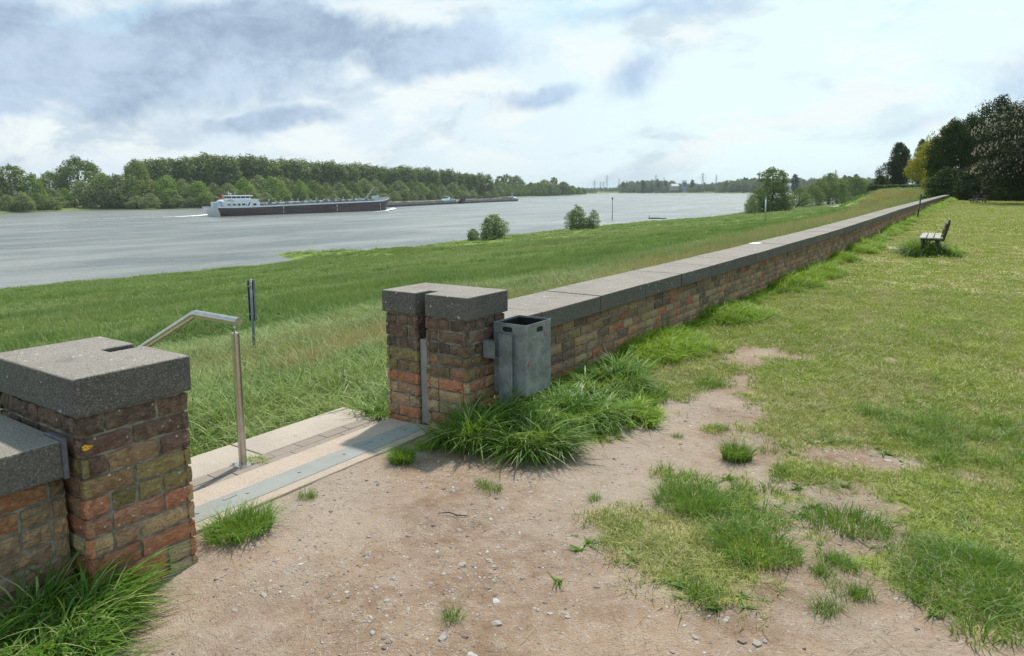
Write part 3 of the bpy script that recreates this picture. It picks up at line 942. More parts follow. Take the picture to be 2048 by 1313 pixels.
for lo, hi in (((-.167, by0 - .075, .250), (-.071, by0 - .072, .365)), ((-.167, by0 - .018, .250), (-.071, by0 - .015, .365)), ((-.170, by0 - .075, .250), (-.167, by0 - .015, .365)), ((-.167, by0 - .072, .250), (-.071, by0 - .018, .254))):
    mb.box(lo, hi)
mb.build('ash_tray', M_galv, bn, bevel=.001)
random.seed(9)
mb = MB()
for (yy_, zz_, a, b) in ((-.138, .215, .010, .017), (-.072, .385, .005, .014), (.065, .400, .005, .024)):
    P = []; mb = MB()
    for k in range(12):
        t = 2 * math.pi * k / 12; q = random.uniform(.6, 1.15)
        P.append((bx1 + .0012, yy_ + a * math.cos(t) * q, zz_ + b * math.sin(t) * q))
    mb.add(P + [(x - .0011, y, z) for x, y, z in P], [tuple(range(12)), tuple(range(12, 24))[::-1]])
    mb.build('red_smear', M_red, bn)

# ------------------------------------------------------------------ sign on the slope, seen nearly edge-on
sg = empty('sign_post', (-11, 7.73, -1.50), R(20), 'narrow dark blue sign plate on a grey post in the tall grass', 'sign')
mb = MB(); mb.tube([(0, 0, -.3), (0, 0, 1.62)], .026, 12); mb.build('post', M_galv, sg, True)
mb = MB(); mb.box((-.060, .024, .87), (.060, .030, 1.60)); mb.build('sign_plate', M_blueplate, sg)
mb = MB()
for s_ in (-1, 1):
    mb.box((s_ * .061 - .004, -.012, .865), (s_ * .061 + .004, .032, 1.605))
mb.build('plate_rim', M_galv, sg)
for z in (.98, 1.48):
    mb = MB(); mb.box((-.045, -.030, z), (.045, .026, z + .03)); mb.build('clamp', M_galv, sg)


# ------------------------------------------------------------------ benches
def bench(loc, rz, label, L=2.15):
    e = empty('park_bench', loc, rz, label, 'bench', 'benches on the lawn')
    for i, x in enumerate((-.21, -.06, .09)):
        mb = MB(); mb.box((x, -L / 2, .42), (x + .13, L / 2, .455)); mb.build('seat_plank', M_wood, e, bevel=.004)
    for z in (.56, .70):
        mb = MB(); M_ = Matrix.Translation((.245 + (z - .5) * .28, 0, z)) @ Matrix.Rotation(R(15), 4, 'Y')
        mb.box((-.015, -L / 2, -.01), (.02, L / 2, .10), M=M_); mb.build('back_plank', M_darkwood if z < .6 else M_wood2, e, bevel=.004)
    for y in (-L / 2 + .22, L / 2 - .22):
        mb = MB(); mb.box((-.19, y - .035, .375), (.27, y + .035, .418)); mb.box((-.15, y - .035, 0), (-.08, y + .035, .375)); mb.box((.12, y - .035, 0), (.19, y + .035, .375))
        mb.build('leg', M_darkwood, e)
        mb = MB(); mb.add([(.25, y - .03, .36), (.30, y - .03, .36), (.41, y - .03, .80), (.36, y - .03, .80), (.25, y + .03, .36), (.30, y + .03, .36), (.41, y + .03, .80), (.36, y + .03, .80)], [(0, 1, 2, 3), (7, 6, 5, 4), (0, 4, 5, 1), (1, 5, 6, 2), (2, 6, 7, 3), (3, 7, 4, 0)])
        mb.build('back_support', M_darkwood, e)
    return e


M_wood2 = simple('dark_weathered_plank', (0.11, 0.09, 0.09), 0.75, 0, 0.25, 12)
bench((-1.50, 20.7, 0), R(3), 'nearer wooden bench with pale seat planks, grass growing round its feet')
bench((-2.30, 84, 0), R(-40), 'distant wooden bench in front of the dark trees, somebody seated on it', 1.9)


# ------------------------------------------------------------------ people
def person(loc, rz, label, top, legs, seated=False, hgt=1.75, skin=(.45, .28, .2), hair=(.03, .02, .015), group=None):
    s = hgt / 1.75
    me = bpy.data.meshes.new('person')
    if seated:
        P = dict(pel=(0, 0, .50), ch=(.03, 0, .86), nk=(.02, 0, 1.04), hd=(.0, 0, 1.19), ht=(.0, 0, 1.27),
                 sl=(.03, .19, .98), el=(-.04, .24, .74), wl=(-.22, .16, .62), hl=(-.30, .12, .60), sr=(.03, -.19, .98), er=(-.04, -.24, .74), wr=(-.22, -.16, .62), hr=(-.30, -.12, .60),
                 pl=(0, .10, .50), kl=(-.42, .13, .50), al=(-.44, .13, .09), tl=(-.60, .14, .04), pr=(0, -.10, .50), kr=(-.42, -.13, .50), ar=(-.44, -.13, .09), tr=(-.60, -.14, .04))
    else:
        P = dict(pel=(0, 0, .93), ch=(0, 0, 1.28), nk=(0, 0, 1.48), hd=(-.02, 0, 1.62), ht=(-.01, 0, 1.71),
                 sl=(0, .19, 1.40), el=(.03, .25, 1.12), wl=(-.05, .26, .88), hl=(-.07, .25, .79), sr=(0, -.19, 1.40), er=(.03, -.25, 1.12), wr=(-.05, -.26, .88), hr=(-.07, -.25, .79),
                 pl=(0, .10, .88), kl=(-.05, .11, .48), al=(-.04, .11, .08), tl=(-.20, .12, .03), pr=(0, -.10, .88), kr=(.03, -.11, .48), ar=(.12, -.11, .10), tr=(-.02, -.12, .03))
    rad = dict(pel=.15, ch=.16, nk=.055, hd=.095, ht=.06, sl=.065, el=.045, wl=.032, hl=.035, sr=.065, er=.045, wr=.032, hr=.035, pl=.095, kl=.06, al=.042, tl=.035, pr=.095, kr=.06, ar=.042, tr=.035)
    E = [('pel', 'ch'), ('ch', 'nk'), ('nk', 'hd'), ('hd', 'ht'), ('ch', 'sl'), ('sl', 'el'), ('el', 'wl'), ('wl', 'hl'), ('ch', 'sr'), ('sr', 'er'), ('er', 'wr'), ('wr', 'hr'), ('pel', 'pl'), ('pl', 'kl'), ('kl', 'al'), ('al', 'tl'), ('pel', 'pr'), ('pr', 'kr'), ('kr', 'ar'), ('ar', 'tr')]
    ks = list(P)
    me.from_pydata([tuple(c * s for c in P[k]) for k in ks], [(ks.index(a), ks.index(b)) for a, b in E], [])
    o = link(bpy.data.objects.new('person', me)); o.location = loc; o.rotation_euler = (0, 0, rz)
    sk = o.modifiers.new('skin', 'SKIN')
    for i, k in enumerate(ks):
        me.skin_vertices[0].data[i].radius = (rad[k] * s, rad[k] * s)
        me.skin_vertices[0].data[i].use_root = (k == 'pel')
    o.modifiers.new('sub', 'SUBSURF').levels = 1; o.modifiers['sub'].render_levels = 2
    m_, N = material('person_cloth')
    z = N.sep(N.n('ShaderNodeTexCoord').outputs['Object'])[2]
    zl = .56 * s if seated else .90 * s; zn = P['nk'][2] * s; zh = (P['ht'][2] - .05) * s
    c = N.mix(N.m('GREATER_THAN', z, zl), legs, top); c = N.mix(N.m('GREATER_THAN', z, zn), c, skin); c = N.mix(N.m('GREATER_THAN', z, zh), c, hair)
    finish(N, principled(N, c, 0.8)); me.materials.append(m_)
    tag(o, label, 'person', group)
    h_ = MB(); hz = P['hd'][2] * s
    c_ = Vector(P['hd']) * s
    for i in range(5):
        t0 = -.1 + i * .028
    rings = 6; segs = 10; vs = []; fs = []
    for j in range(rings + 1):
        ph = math.pi * .62 * j / rings
        for k in range(segs):
            th_ = 2 * math.pi * k / segs
            vs.append((c_.x + .018 + .112 * s * math.sin(ph) * math.cos(th_), c_.y + .100 * s * math.sin(ph) * math.sin(th_), c_.z + .03 + .112 * s * math.cos(ph)))
    for j in range(rings):
        for k in range(segs): fs.append((j * segs + k, j * segs + (k + 1) % segs, (j + 1) * segs + (k + 1) % segs, (j + 1) * segs + k))
    h_.add(vs, fs); h_.build('hair', simple('dark_hair', hair, .7), o, True)
    return o


person((-2.05, 83.7, .0), R(-40), 'person in dark clothes seated on the distant bench', (.03, .03, .04), (.22, .22, .26), True)
for i, (x, y, lab, top, leg) in enumerate((
        (-50.2, 263.0, 'person in black top and pale trousers walking first on the meadow path', (.02, .02, .025), (.45, .45, .48)),
        (-48.8, 263.8, 'person in dark jacket and blue jeans, second in the walking group', (.02, .025, .03), (.14, .18, .30)),
        (-47.3, 265.0, 'person in black coat and light trousers, third in the walking group', (.015, .015, .02), (.42, .42, .42)),
        (-46.0, 264.2, 'person all in black at the bench end of the walking group', (.015, .015, .02), (.03, .03, .04)))):
    person((x, y, float(meadow_z(x, y)) + .30), R(80 + 15 * i), lab, top, leg, False, (1.75, 1.82, 1.7, 1.78)[i], group='walkers on the meadow path')

# ------------------------------------------------------------------ grass
M_meadowgrass = foliage('meadow_grass', (0.070, 0.165, 0.022), (0.21, 0.32, 0.060), (0.40, 0.38, 0.20), .40, .5, .9, .08, tip=(0.27, 0.32, 0.12), zones=True)
M_lushgrass = foliage('lush_grass', (0.055, 0.145, 0.016), (0.17, 0.30, 0.045), (0.24, 0.26, 0.13), .35, .45, .8, .06)
M_wallgrass = foliage('bright_wall_grass', (0.125, 0.25, 0.012), (0.30, 0.45, 0.03), (0.33, 0.31, 0.13), .4, .5, .6, .06)
M_lawngrass = foliage('lawn_grass', (0.13, 0.225, 0.018), (0.37, 0.43, 0.055), (0.46, 0.40, 0.21), .3, .6, .9, .30, streaks=(0.36, 0.33, 0.13))
M_reed = foliage('dry_reed', (0.26, 0.26, 0.09), (0.55, 0.44, 0.24), (0.42, 0.20, 0.10), .25, .8, .5, .25)


def blades(n, rad, hgt, wid, lean, seed, segs=3, spread=1.0, droop=.6):
    """tuft of curved tapering blades; Col = (height along blade, random, random)"""
    rg = np.random.default_rng(seed)
    V = []; F = []; C = []
    for i in range(n):
        a = rg.uniform(0, 2 * math.pi); r_ = rad * math.sqrt(rg.uniform())
        bx, by = r_ * math.cos(a), r_ * math.sin(a)
        da = a + rg.normal(0, .9)
        h_ = hgt * rg.uniform(.5, 1.05); ln = lean * rg.uniform(.3, 1.3) * (.35 + spread * r_ / max(rad, 1e-6))
        w = wid * rg.uniform(.6, 1.2); ca, sa = math.cos(da), math.sin(da)
        tw = rg.uniform(0, math.pi); pxv, pyv = math.cos(tw), math.sin(tw)
        c1, c2 = rg.uniform(), rg.uniform()
        b = len(V)
        for s_ in range(segs + 1):
            t = s_ / segs
            out = ln * h_ * t * t * (1 + .3 * t)
            z = h_ * (t - droop * .5 * (ln if ln < 1.2 else 1.2) * t ** 3)
            ww = w * (1 - t ** 1.6) * .5
            cx_, cy_ = bx + ca * out, by + sa * out
            if s_ < segs:
                V.append((cx_ - pxv * ww, cy_ - pyv * ww, z)); V.append((cx_ + pxv * ww, cy_ + pyv * ww, z)); C += [(t, c1, c2)] * 2
            else:
                V.append((cx_, cy_, z)); C.append((1, c1, c2))
        for s_ in range(segs - 1):
            F.append((b + 2 * s_, b + 2 * s_ + 1, b + 2 * s_ + 3, b + 2 * s_ + 2))
        F.append((b + 2 * segs - 2, b + 2 * segs - 1, b + 2 * segs))
    return V, F, C


def arching(n, rad, hgt, wid, seed, subs=26, dead=.05):
    """a mound of leafy blades: many small fans, each blade rising and hanging over at the tip"""
    rg = np.random.default_rng(seed); V = []; F = []; C = []; segs = 6
    fans = []
    for k in range(subs):
        a = rg.uniform(0, 6.283); q = math.sqrt(rg.uniform()); fans.append((rad * q * math.cos(a), rad * q * math.sin(a), a + rg.normal(0, .5), q, rg.uniform(.55, 1.1), rg.uniform()))
    for i in range(n):
        fx, fy, fa, q, fh, fc = fans[rg.integers(0, subs)]
        bx, by = fx + rg.normal(0, .018), fy + rg.normal(0, .018)
        da = fa + rg.normal(0, .75)
        h_ = hgt * fh * (1.08 - .40 * q) * rg.uniform(.45, 1.1)
        ln = rg.uniform(.15, 1.0) * (.45 + .75 * q); fall = rg.uniform(.05, 1.05)
        w = wid * rg.uniform(.5, 1.15); ca, sa = math.cos(da), math.sin(da)
        tw = da + math.pi / 2 + rg.normal(0, .6); c1 = np.clip(fc * .5 + rg.uniform() * .5, 0, 1); c2 = rg.uniform()
        if rg.uniform() < dead: c2 = 1.0; w *= .5
        kink = rg.normal(0, .28)
        b = len(V)
        for s_ in range(segs + 1):
            t = s_ / segs
            out = ln * h_ * (t ** 1.7) * 1.5; sw = kink * h_ * t * t; z = h_ * (1.45 * t - (.45 + fall) * t * t)
            ww = w * (.75 + .9 * t) * (1 - t ** 2.2) * .5; tt = tw + t * .5
            px_, py_ = math.cos(tt) * ww, math.sin(tt) * ww
            cx_, cy_ = bx + ca * out - sa * sw, by + sa * out + ca * sw
            if s_ < segs: V += [(cx_ - px_, cy_ - py_, z), (cx_ + px_, cy_ + py_, z)]; C += [(t, c1, c2)] * 2
            else: V.append((cx_, cy_, z)); C.append((1, c1, c2))
        for s_ in range(segs - 1): F.append((b + 2 * s_, b + 2 * s_ + 1, b + 2 * s_ + 3, b + 2 * s_ + 2))
        F.append((b + 2 * segs - 2, b + 2 * segs - 1, b + 2 * segs))
    return V, F, C


def tuft_mesh(name, mat, *a, fn=None, **k):
    V, F, C = (fn or blades)(*a, **k)
    me = bpy.data.meshes.new(name); me.from_pydata(V, [], F)
    at = me.color_attributes.new('Col', 'FLOAT_COLOR', 'POINT'); at.data.foreach_set('color', np.array([(*c, 1) for c in C], np.float32).ravel())
    me.materials.append(mat)
    return me


def scatter(name, pts, scl, protos, label=None, cat=None, idx=None, zs=None, tilt=.12, kind='stuff', seed=1):
    """one object: proto meshes instanced on points"""
    rg = np.random.default_rng(seed)
    n = len(pts)
    me = bpy.data.meshes.new(name); me.vertices.add(n); me.vertices.foreach_set('co', np.asarray(pts, np.float32).ravel())
    rot = np.stack([rg.normal(0, tilt, n), rg.normal(0, tilt, n), rg.uniform(0, 2 * math.pi, n)], 1).astype(np.float32)
    s3 = np.stack([scl, scl, scl if zs is None else zs], 1).astype(np.float32)
    me.attributes.new('rot', 'FLOAT_VECTOR', 'POINT').data.foreach_set('vector', rot.ravel())
    me.attributes.new('scl', 'FLOAT_VECTOR', 'POINT').data.foreach_set('vector', s3.ravel())
    ix = rg.integers(0, len(protos), n) if idx is None else idx
    me.attributes.new('idx', 'INT', 'POINT').data.foreach_set('value', ix.astype(np.int32))
    col = bpy.data.collections.new(name + '_kinds')
    for i, pm in enumerate(protos):
        col.objects.link(bpy.data.objects.new('%s_kind_%02d' % (name, i), pm))
    o = link(bpy.data.objects.new(name, me))
    g = bpy.data.node_groups.new(name, 'GeometryNodeTree')
    g.interface.new_socket('Geometry', in_out='INPUT', socket_type='NodeSocketGeometry')
    g.interface.new_socket('Geometry', in_out='OUTPUT', socket_type='NodeSocketGeometry')
    gi = g.nodes.new('NodeGroupInput'); go = g.nodes.new('NodeGroupOutput')
    ci = g.nodes.new('GeometryNodeCollectionInfo'); ci.inputs[0].default_value = col; ci.inputs['Separate Children'].default_value = True; ci.inputs['Reset Children'].default_value = True
    def na(nm, ty):
        q = g.nodes.new('GeometryNodeInputNamedAttribute'); q.data_type = ty; q.inputs[0].default_value = nm
        return q.outputs[0]
    ip = g.nodes.new('GeometryNodeInstanceOnPoints')
    g.links.new(gi.outputs[0], ip.inputs['Points']); g.links.new(ci.outputs[0], ip.inputs['Instance'])
    ip.inputs['Pick Instance'].default_value = True
    g.links.new(na('idx', 'INT'), ip.inputs['Instance Index'])
    e2r = g.nodes.new('FunctionNodeEulerToRotation'); g.links.new(na('rot', 'FLOAT_VECTOR'), e2r.inputs[0])
    g.links.new(e2r.outputs[0], ip.inputs['Rotation']); g.links.new(na('scl', 'FLOAT_VECTOR'), ip.inputs['Scale'])
    g.links.new(ip.outputs[0], go.inputs[0])
    md = o.modifiers.new('scatter', 'NODES'); md.node_group = g
    return tag(o, label, cat, None, kind)


rg = np.random.default_rng(11)


def wedge(n, d0, d1, a0, a1, p=1.0):
    """random points between two distances and bearings (degrees left of +Y)"""
    d = (rg.uniform(size=n) * (d1 ** (2 * p) - d0 ** (2 * p)) + d0 ** (2 * p)) ** (1 / (2 * p))
    a = np.radians(rg.uniform(a0, a1, n))
    return -np.sin(a) * d, np.cos(a) * d, d


# meadow: bands of density that thin out with distance
mg = [tuft_mesh('meadow_tuft', M_meadowgrass, 46, .15, .36, .0095, 100 + i, fn=arching, subs=5) for i in range(4)] + \
     [tuft_mesh('meadow_tuft_far', M_meadowgrass, 46, .42, .36, .034, .45, 120 + i, segs=2) for i in range(3)]
P_ = []; S_ = []; I_ = []; Z_ = []
for (n, d0, d1, s0, s1, kinds) in ((9500, 4.0, 12, .8, 1.3, (0, 4)), (15000, 12, 26, .95, 1.6, (0, 4)), (15000, 22, 50, .75, 1.15, (4, 7)), (22000, 45, 110, .95, 1.5, (4, 7)), (26000, 100, 360, 1.5, 2.4, (4, 7))):
    x, y, d = wedge(n, d0, d1, 1 if d0 > 40 else 3, 84)
    xs = np.interp(y, [p[0] for p in SHORE], [p[1] for p in SHORE])
    u = -3.6 + wx(y) - x
    ok = (u > .12) & (x > xs + .25) & (y > -1)
    ok &= ~((x > -4.24) & (y < 3.76) & (y > 1.0)) & ~((y > .95) & (y < 2.82) & (x > -7.6))
    dens = vnoise(x, y, .22, 61, 3)
    x, y, u, dens = x[ok], y[ok], u[ok], dens[ok]
    s_ = rg.uniform(s0, s1, len(x))
    h_ = s_ * (.62 + .75 * sstep(dens, .3, .7)) * (1 - .35 * sstep(d0 + 0 * x, 90, 120))
    h_ *= np.where((u > 12.5) & (u < 19), 1.1, 1.0) * (.55 if d0 > 90 else (.8 if d0 > 40 else 1))
    h_ *= np.where(u < 1.4, .6, 1)
    xs = xs[ok]; h_ *= .45 + .55 * sstep(x - xs, 0, 5)
    P_.append(np.stack([x, y, meadow_z(x, y) - .03], 1)); S_.append(s_); Z_.append(h_); I_.append(rg.integers(kinds[0], kinds[1], len(x)))
scatter('meadow_grass', np.concatenate(P_), np.concatenate(S_), mg, 'tall green meadow grass on the river slope', 'grass', np.concatenate(I_), np.concatenate(Z_))

# dry reedy strip behind the wall
rd = [tuft_mesh('reed_tuft', M_reed, 16, .12, .42, .010, .35, 140 + i, segs=2) for i in range(3)]
n = 9000
y = 5.5 + (rg.uniform(size=n) ** 1.5) * 130; u = 2.6 + rg.gamma(3.0, .8, n) * (1 + y / 70)
x = -3.6 + wx(y) - u
k = (vnoise(x, y, .6, 71) > .34) & (u < 11)
x, y = x[k], y[k]; s_ = rg.uniform(.8, 1.4, len(x)) * (1 + y / 90)
scatter('dry_reeds', np.stack([x, y, meadow_z(x, y) - .02], 1), s_, rd, 'straw coloured dry reeds growing behind the wall', 'reeds', zs=s_ * (.8 - .25 * sstep(y, 60, 100)))

# lawn on the path side
lg = [tuft_mesh('lawn_tuft', M_lawngrass, 20, .055, .045, .0045, 1.1, 160 + i, segs=2) for i in range(4)] + [tuft_mesh('lush_tuft', M_lushgrass, 42, .06, .11, .0055, 1.0, 170 + i) for i in range(3)] + \
     [tuft_mesh('lawn_tuft_far', M_lawngrass, 22, .20, .06, .018, .9, 180 + i, segs=2) for i in range(2)]
P_ = []; S_ = []; I_ = []
for (n, y0, y1, w0, w1, kinds, sc) in ((15000, 2.0, 6, -3.2, 1.4, (0, 4), (.7, 1.3)), (17000, 6, 13, -3.2, 2.4, (0, 4), (1.0, 1.9)), (9000, 13, 30, -3.4, 4, (7, 9), (.7, 1.1)), (12000, 30, 100, -5, 8, (7, 9), (1.2, 2.4)), (2200, 2.2, 6, -3, 1.4, (4, 7), (.5, 1.15)), (1300, 6, 14, -3, 2, (4, 7), (.5, .9))):
    y = rg.uniform(y0, y1, n); x = rg.uniform(w0, w1, n)
    g_ = grassiness(x, y)
    thr = rg.uniform(.25, .75, n)
    k = (g_ > thr) & (x > -3.00 + wx(y))
    if kinds == (4, 7): k &= (vnoise(x, y, 1.6, 81) > .56)
    x, y = x[k], y[k]
    P_.append(np.stack([x, y, lawn_z(x, y) - .004], 1)); S_.append(rg.uniform(*sc, len(x))); I_.append(rg.integers(kinds[0], kinds[1], len(x)))
# broad leaved weeds among the blades
lg.append(tuft_mesh('weed_rosette', M_lushgrass, 13, .012, .035, .017, 2.0, 186, segs=3, droop=.9)); lg.append(tuft_mesh('weed_rosette', M_lushgrass, 9, .01, .03, .013, 2.4, 187, segs=3, droop=.9))
y = rg.uniform(2.2, 9, 2600); x = rg.uniform(-3, 1.8, 2600); k = (grassiness(x, y) > .15) & (vnoise(x, y, 1.9, 83) > .45); x, y = x[k], y[k]
P_.append(np.stack([x, y, lawn_z(x, y) + .002], 1)); S_.append(rg.uniform(.6, 1.5, len(x))); I_.append(rg.integers(9, 11, len(x)))
# little islets of grass in the bare soil
for (px, py, r_, nn) in ((1680, 1130, .07, 12), (1700, 1185, .05, 9), (1650, 1215, .03, 5), (1830, 1190, .05, 8), (1980, 1205, .09, 16), (1640, 1148, .03, 5), (1200, 1000, .03, 3), (1260, 1055, .06, 7), (910, 1235, .03, 3), (985, 975, .05, 6), (1400, 1180, .06, 8), (1600, 950, .1, 12), (1900, 1110, .16, 40), (1840, 1150, .08, 12), (620, 995, .03, 4), (1345, 870, .04, 3), (1440, 855, .04, 3), (500, 1040, .1, 0)):
    q = on_z(px, py, 0)
    for _ in range(nn):
        a = rg.uniform(0, 6.28); rr = r_ * math.sqrt(rg.uniform())
        P_.append(np.array([[q.x + rr * math.cos(a) * 1.4, q.y + rr * math.sin(a), -.012]])); S_.append(np.array([rg.uniform(.35, .7)])); I_.append(np.array([rg.integers(4, 7)]))
P_ = np.concatenate(P_); P_[:, 2] = lawn_z(P_[:, 0], P_[:, 1]) - .004
scatter('lawn_grass', P_, np.concatenate(S_), lg, 'short mown grass with bare patches on the path side', 'lawn', np.concatenate(I_), seed=3)

# uncut grass along the foot of the long wall
wg = [tuft_mesh('wall_tuft', M_wallgrass, 150, .10, .26, .0085, 190 + i, fn=arching, subs=7) for i in range(3)]
n = 4600
y = 4.7 + rg.uniform(size=n) ** 1.9 * 95
lum = vnoise(y, y * 0, .9, 91, 3); wdt = .12 + .50 * sstep(lum, .3, .7)
u = rg.uniform(size=n) * wdt
x = -3.00 + wx(y) + u
s_ = rg.uniform(.6, 1.25, n) * (1 - .5 * u / (wdt + .1)) * (.62 + .5 * sstep(lum, .35, .65)) * (1 + y / 60)
scatter('wall_foot_grass', np.stack([x, y, 0 * x - .02], 1), s_, wg, 'uncut bright green grass along the foot of the long wall', 'grass', seed=5)
# mown swath and dead clippings lying on the lawn
M_hay = foliage('dry_clippings', (0.24, 0.22, 0.12), (0.42, 0.38, 0.24), (0.30, 0.24, 0.15), .15, .8, 2.0, .3)
hg = [tuft_mesh('clippings', M_hay, 16, .10, .016, .003, 6.0, 210 + i, segs=2, droop=.1) for i in range(3)]
n = 8000
y = 1.3 + rg.uniform(size=n) ** 1.3 * 14; x = rg.uniform(-2.6, 2.2, n)
k = ((grassiness(x, y) > .2) & (vnoise(x, y, 1.1, 95, 3) > .47)) | (rg.uniform(size=n) < .14)
x, y = x[k], y[k]
scatter('grass_clippings', np.stack([x, y, lawn_z(x, y) + .012], 1), rg.uniform(.5, 1.3, len(x)), hg, 'pale dry clippings strewn over the mown lawn', 'clippings', tilt=.25, seed=6)


# single clumps
def clump(x, y, z, n, rad, hgt, wid, lean, seed, label, mat=None, sx=1, sy=1, rz=0, group=None):
    if hgt > .15: me = tuft_mesh('grass_clump', mat or M_lushgrass, n, rad, hgt, wid * 1.08, seed, fn=arching, subs=max(10, n // 60), dead=.09)
    else: me = tuft_mesh('grass_clump', mat or M_lushgrass, n, rad, hgt, wid, lean * .7, seed, segs=4, droop=.6)
    o = meshobj('grass_clump', me); o.location = (x, y, z); o.scale = (sx, sy, 1); o.rotation_euler[2] = rz
    return tag(o, label, 'grass clump', group)


M_darkgrass = foliage('dark_arching_grass', (0.035, 0.105, 0.012), (0.14, 0.27, 0.035), (0.42, 0.47, 0.20), .40, .38, 6.0, .12)
clump(-2.78, 3.55, -.01, 2300, .21, .37, .0085, 1, 301, 'big dark clump of arching grass at the gateway foot of the pier', M_darkgrass, 1.1, .8)
clump(-2.42, 3.70, -.01, 2900, .20, .34, .009, 1, 302, 'big fountain of arching grass directly under the waste bin', M_darkgrass, 1.1, .9)
clump(-2.78, 3.84, -.01, 1200, .12, .44, .0085, 1, 324, 'tall grass blades hiding the foot of the waste bin support', M_darkgrass, 1.2, .8)
clump(-2.46, 4.38, -.01, 2600, .30, .34, .009, 1, 303, 'broad grass clump against the wall just past the waste bin', M_lushgrass, 1.0, 1.1)
clump(-2.16, 4.62, -.01, 1700, .22, .20, .008, 1, 304, 'flattened yellowish grass clump beyond the waste bin', M_wallgrass, 1.0, 1.2)
clump(-2.62, 5.25, -.01, 2200, .28, .31, .0085, 1, 305, 'loose bushy grass clump at the wall under the third coping slab', M_lushgrass, .9, 1.5)
clump(-2.80, 6.55, -.01, 1700, .20, .30, .0085, 1, 306, 'upright bright grass clump further along the foot of the wall', M_wallgrass, .9, 1.3)
clump(-2.28, 5.05, -.01, 900, .20, .13, .006, 1, 323, 'short spreading grass at the outer edge of the wall clumps', M_lushgrass, 1.0, 1.6)
clump(-2.86, 1.02, -.02, 3200, .25, .34, .009, 1, 307, 'large arching grass clump at the foot of the nearer pier', M_darkgrass, 1.0, 1.1)
clump(-2.58, .93, -.02, 1800, .24, .20, .007, 1, 308, 'lower trailing grass in front of the nearer pier clump', M_lushgrass, 1.0, 1.1)
clump(-2.74, .60, -.02, 2400, .28, .30, .0085, 1, 309, 'dense grass under the short stretch of wall, nearest the viewer', M_darkgrass, 1.0, 1.0)
clump(-3.00, 1.97, -.005, 800, .15, .125, .0055, 1.3, 310, 'tuft of blue green grass on the dirt at the corner of the nearer pier', M_lushgrass, .85, 1.15)
clump(-2.97, 3.09, -.005, 520, .075, .115, .005, 1.1, 311, 'small round grass tuft beside the threshold slab', M_lushgrass, 1, 1)
clump(-3.00, 3.34, -.005, 200, .06, .075, .005, 1.1, 312, 'tiny ragged grass tuft between the threshold and the dark clump', M_wallgrass, 1, 1)
clump(-1.26, 4.26, -.005, 480, .085, .13, .0055, 1.0, 313, 'lone dark green grass tuft standing at the edge of the bare soil', M_darkgrass)
clump(-1.26, 3.47, -.005, 700, .20, .12, .0055, 1.2, 314, 'wide grass tuft on the edge of the dirt, sprawling over bare soil', M_lushgrass, 1, .8)
clump(-0.53, 3.67, -.005, 520, .18, .12, .005, 1.4, 315, 'leaning grass tuft in the sparse lawn near the clippings', M_lushgrass, 1.1, .8)
clump(-0.85, 3.17, -.005, 620, .20, .12, .0055, 1.3, 316, 'pale sprawling tuft at the inner corner of the bare soil', M_lushgrass, 1.1, .8)
clump(0.01, 3.50, -.005, 700, .22, .12, .0055, 1.3, 317, 'thick low tuft of long leaning grass, nearest the lower lawn edge', M_lushgrass, 1.1, .7)
clump(-3.77, 3.68, -.02, 260, .07, .20, .006, 1.3, 318, 'dark grass tuft growing out beside the pavers at the far pier', M_darkgrass)
clump(-3.77, 2.61, -.03, 150, .05, .045, .005, 1.4, 319, 'small yellowish weed at the base of the handrail post', M_wallgrass, 1.5, 1)
clump(-1.66, 20.3, -.02, 2600, .52, .62, .016, .8, 320, 'dark bushy grass round the feet of the nearer bench', M_lushgrass, .8, 1.6)
clump(-1.15, 20.3, -.02, 1500, .50, .42, .016, .9, 321, 'yellow green grass behind the nearer bench', M_wallgrass, .8, 1.6)
clump(-2.4, 83.6, -.02, 900, 1.2, .40, .04, .6, 322, 'low green grass round the distant bench', M_lushgrass, 1.2, 1)
for q_, (sx_, sy_) in enumerate(((-4.45, 2.26), (-4.55, 2.45))):
    clump(sx_, sy_, -.2, 14, .03, .26, .006, .3, 330 + q_, ('single yellowish stalks rising by the steps behind the nearer pier', 'thin upright stalks in the step joint left of the handrail post')[q_], M_reed)

# ------------------------------------------------------------------ stones, twigs
def pebble(seed, flat=.5):
    r_ = random.Random(seed); bm = bmesh.new(); bmesh.ops.create_icosphere(bm, subdivisions=1, radius=1)
    for v in bm.verts: v.co = Vector((v.co.x * r_.uniform(.8, 1.2), v.co.y * r_.uniform(.55, .95), v.co.z * flat * r_.uniform(.6, 1.1)))
    me = bpy.data.meshes.new('pebble'); bm.to_mesh(me); bm.free(); me.materials.append(M_peb); return me


m_, N = material('pebble'); oi = N.n('ShaderNodeObjectInfo').outputs['Random']
c = N.mix(N.ramp(oi, 0.1, 0.75), (0.17, 0.13, 0.11), (0.30, 0.275, 0.265)); c = N.mix(N.m('GREATER_THAN', oi, 0.90), c, (0.40, 0.385, 0.375))
finish(N, principled(N, c, 0.75)); M_peb = m_
pb = [pebble(i) for i in range(5)]
n = 34000
x = rg.uniform(-3.2, 1.2, n); y = rg.uniform(.8, 6.3, n)
g_ = grassiness(x, y)
cl = 1.3 * sstep(vnoise(x, y, 1.6, 97, 4), .45, .62) + 2.2 * np.exp(-(((x + 1.88) / .5) ** 2 + ((y - 2.5) / .5) ** 2)) + .06
k = (g_ < .45) & (rg.uniform(size=n) < cl * .6) & ((x > -3.15) | (y < 1.7))
x, y = x[k], y[k]; s_ = np.exp(rg.normal(math.log(.0050), .52, len(x)))
scatter('gravel', np.stack([x, y, lawn_z(x, y) - s_ * .04], 1), s_, pb, 'small grey and pale stones trodden into the reddish dirt', 'gravel', tilt=.2, seed=8)
